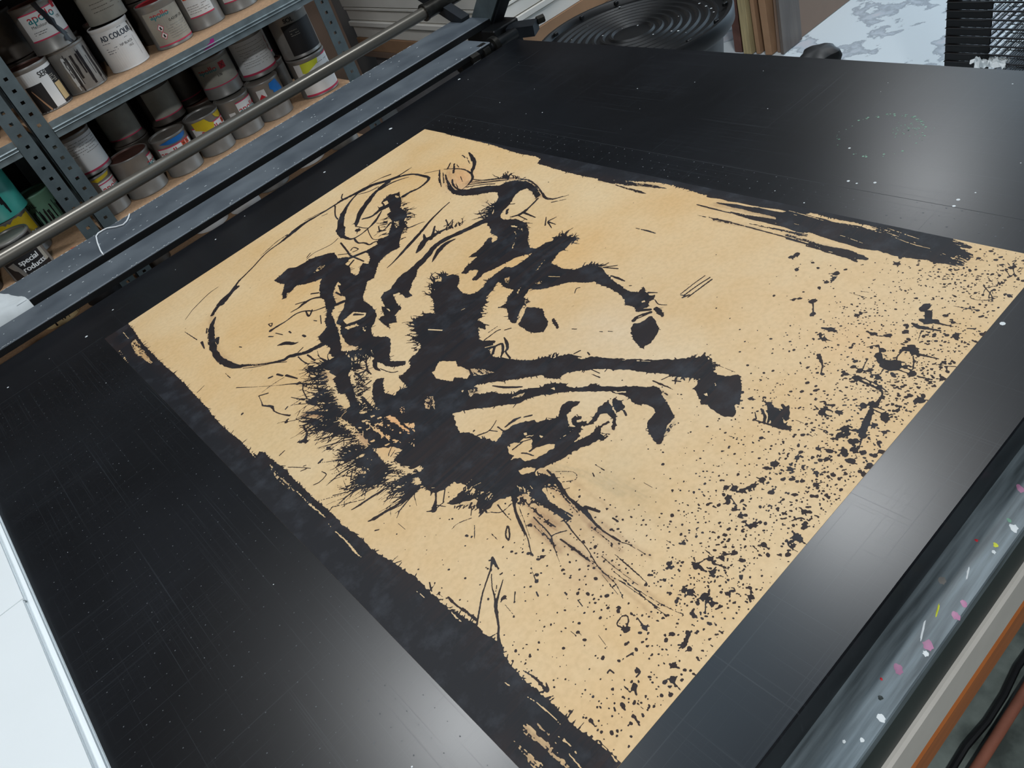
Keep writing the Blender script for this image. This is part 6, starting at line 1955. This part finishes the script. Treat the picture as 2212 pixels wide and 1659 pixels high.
o = slab('cardboard_panel', 1.19, 1.88, 3.80, 3.82, 0.0, 1.5, 'kraft2', 'grey-brown cardboard panel standing behind the shelves beside the white boards', 'cardboard')

# ================================================================== black lidded bin
bn = empty('plastic_bin', (1.912, 1.927, 0), 0, 'round black plastic bin with a ribbed lid behind the table', 'bin')
MB().lathe([(.235, 0), (.245, .01), (.262, .30), (.272, .40), (.285, .53), (.297, .55), (.297, .565), (.28, .57)], 64).build('bin_body', MT['black_pl'], bn, SM)
pr = [(.300, .545), (.318, .548), (.3255, .558), (.3265, .592), (.322, .600), (.312, .600), (.306, .594), (.302, .582), (.285, .580)]
r_ = .285
while r_ > .07:
    pr += [(r_-.004, .580), (r_-.009, .5865), (r_-.016, .5865), (r_-.022, .580)]; r_ -= .029
pr += [(.05, .580), (.02, .580)]
lidm_ = MB().lathe(pr, 72).build('bin_lid', MT['black_pl'], bn, SM)
for k in range(14):
    a = 2*math.pi*k/14
    MB().cbox(-.008, .008, -.006, .006, 0, .012, .002).build('lid_tab', MT['black_pl'], bn, SM, (.298*math.cos(a), .298*math.sin(a), .588))
fl = []
for k in range(26):
    a = hr.uniform(0, 6.28); rr = .29*math.sqrt(hr.random()); fl.append((rr*math.cos(a), rr*math.sin(a), hr.choice((.0015, .002, .003, .004))))
o = disc_field(fl, .5872, 7).build('paint_fleck', MT['whitep'], bn); o['kind'] = 'stuff'

# ================================================================== boards leaning at the right
def lean(name, x0, x1, y0_, y1_, h, m, lab, cat, rx=0.0, ry=0.0, c=.001):
    o = MB().cbox(-(x1-x0)/2, (x1-x0)/2, -(y1_-y0_)/2, (y1_-y0_)/2, 0, h, c).build(name, MT[m]); o.location = ((x0+x1)/2, (y0_+y1_)/2, .002 + abs(math.sin(rx))*(y1_-y0_)/2 + abs(math.sin(ry))*(x1-x0)/2); o.rotation_euler = (rx, ry, 0)
    tag(o, lab, cat); return o
lean('cardboard_panel', 2.99, 4.3, 2.140, 2.165, 1.05, 'kraft2', 'wide brown cardboard panel standing on the pale floor at the right', 'cardboard')
lean('wrapped_board', 2.975, 3.115, 2.122, 2.136, 1.1, 'plastic', 'board in smoky plastic wrap standing against the wide cardboard', 'board', 0, -.03)
lean('cardboard_panel', 2.96, 3.9, 2.172, 2.205, 1.0, 'kraft', 'tan cardboard panel behind the wrapped board at the right', 'cardboard', -.05)
lean('cardboard_panel', 2.965, 3.9, 2.235, 2.255, 1.0, 'kraft', 'narrow tan cardboard edge beside the pale wooden slat', 'cardboard', -.04)
lean('timber_batten', 2.95, 3.0, 2.272, 2.312, 1.15, 'wood', 'pale upright wooden slat between bin and cardboard', 'wood', -.02)
lean('wooden_board', 2.97, 3.8, 2.335, 2.375, 1.1, 'lidbrown', 'dark brown board standing behind the pale wooden slat', 'board', -.01)

# ================================================================== print drying rack
rk = empty('drying_rack', (2.5, 1.0, 0), 0, 'dark wire print drying rack with stacked trays at the right edge', 'rack')
RX, RY = 2.5, 1.0
def rp_(name, mb, m, smooth=None, parent=None):
    o = mb.build(name, m, parent or rk, smooth)
    if parent is None: o.location = (-RX, -RY, 0)
    return o
for (x, y) in ((2.53, 1.19), (3.3, 1.19), (2.53, .35), (3.3, .35)):
    rp_('post', MB().box(x-.012, x+.012, y-.012, y+.012, 0.0, .74), MT['wire'])
rp_('base_frame', MB().box(2.5, 3.33, .33, 1.21, .03, .05), MT['wire'])
for k in range(25):
    z = .09 + k*.0262
    tr_ = MB()
    tr_.box(2.502, 2.508, .33, 1.205, z, z+.004)                       # front rail lip
    tr_.box(2.502, 3.31, 1.198, 1.205, z, z+.005).box(3.303, 3.31, .33, 1.205, z, z+.005).box(2.502, 3.31, .33, .337, z, z+.005)
    tp = rp_('tray', tr_, MT['wire'])
    ep = MB().add([(2.504, 1.205, z-.020), (2.504, 1.075, z-.020), (2.504, 1.075, z), (2.504, 1.205, z), (2.512, 1.205, z-.020), (2.512, 1.075, z-.020), (2.512, 1.075, z), (2.512, 1.205, z)], [(0,1,2,3),(7,6,5,4),(0,4,5,1),(1,5,6,2),(2,6,7,3),(3,7,4,0)])
    ep.tube([(2.500, 1.2065, z+.002), (2.500, 1.10, z+.003), (2.500, 1.075, z+.006)], .0012, 5)
    o = ep.build('end_plate', MT['black_pl'], tp)
    w_ = MB()
    for j in range(26):
        yy = .36 + j*.028; w_.box(2.508, 3.303, yy, yy+.0022, z+.001, z+.0032)
    for j in range(7):
        xx = 2.6+j*.1; w_.box(xx, xx+.0022, .337, 1.07, z-.001, z+.001)
    w_.build('tray_wires', MT['wire'], tp)
    sp_ = MB(); pts_ = []
    for j in range(60): pts_.append((2.503+.0035*math.cos(j*1.6), 1.07-j*.0028, z-.006+.0035*math.sin(j*1.6)))
    sp_.tube(pts_, .0007, 3).build('spring', MT['bolt'], tp)
# crumpled white patch added as a painted glint on the rack
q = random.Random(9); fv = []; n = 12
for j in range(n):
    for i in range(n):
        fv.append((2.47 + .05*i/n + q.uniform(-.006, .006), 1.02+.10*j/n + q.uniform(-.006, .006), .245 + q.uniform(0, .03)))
o = MB().add(fv, [(j*n+i, j*n+i+1, (j+1)*n+i+1, (j+1)*n+i) for j in range(n-1) for i in range(n-1)]).build('glint_patch', MT['sheet']); tag(o, 'crumpled white patch standing for a bright glint on the drying rack tray', 'plastic')  # painted glint, plastic in category only

# ================================================================== things on the floor under the near edge
o = MB().tube([(0.35 + .06*k, .222 + .004*math.sin(k*1.7), .007) for k in range(16)], .006, 8).build('cable', MT['black_pl'], None, SM); tag(o, 'black cable lying on the grey floor below the orange-brown rail', 'cable')
o = MB().tube([(0.3, .196, .0105), (1.2, .199, .0105)], .009, 12).build('pipe', MT['red_brown'], None, SM); tag(o, 'thin rusty pinkish pipe on the floor beside the black cable', 'pipe')
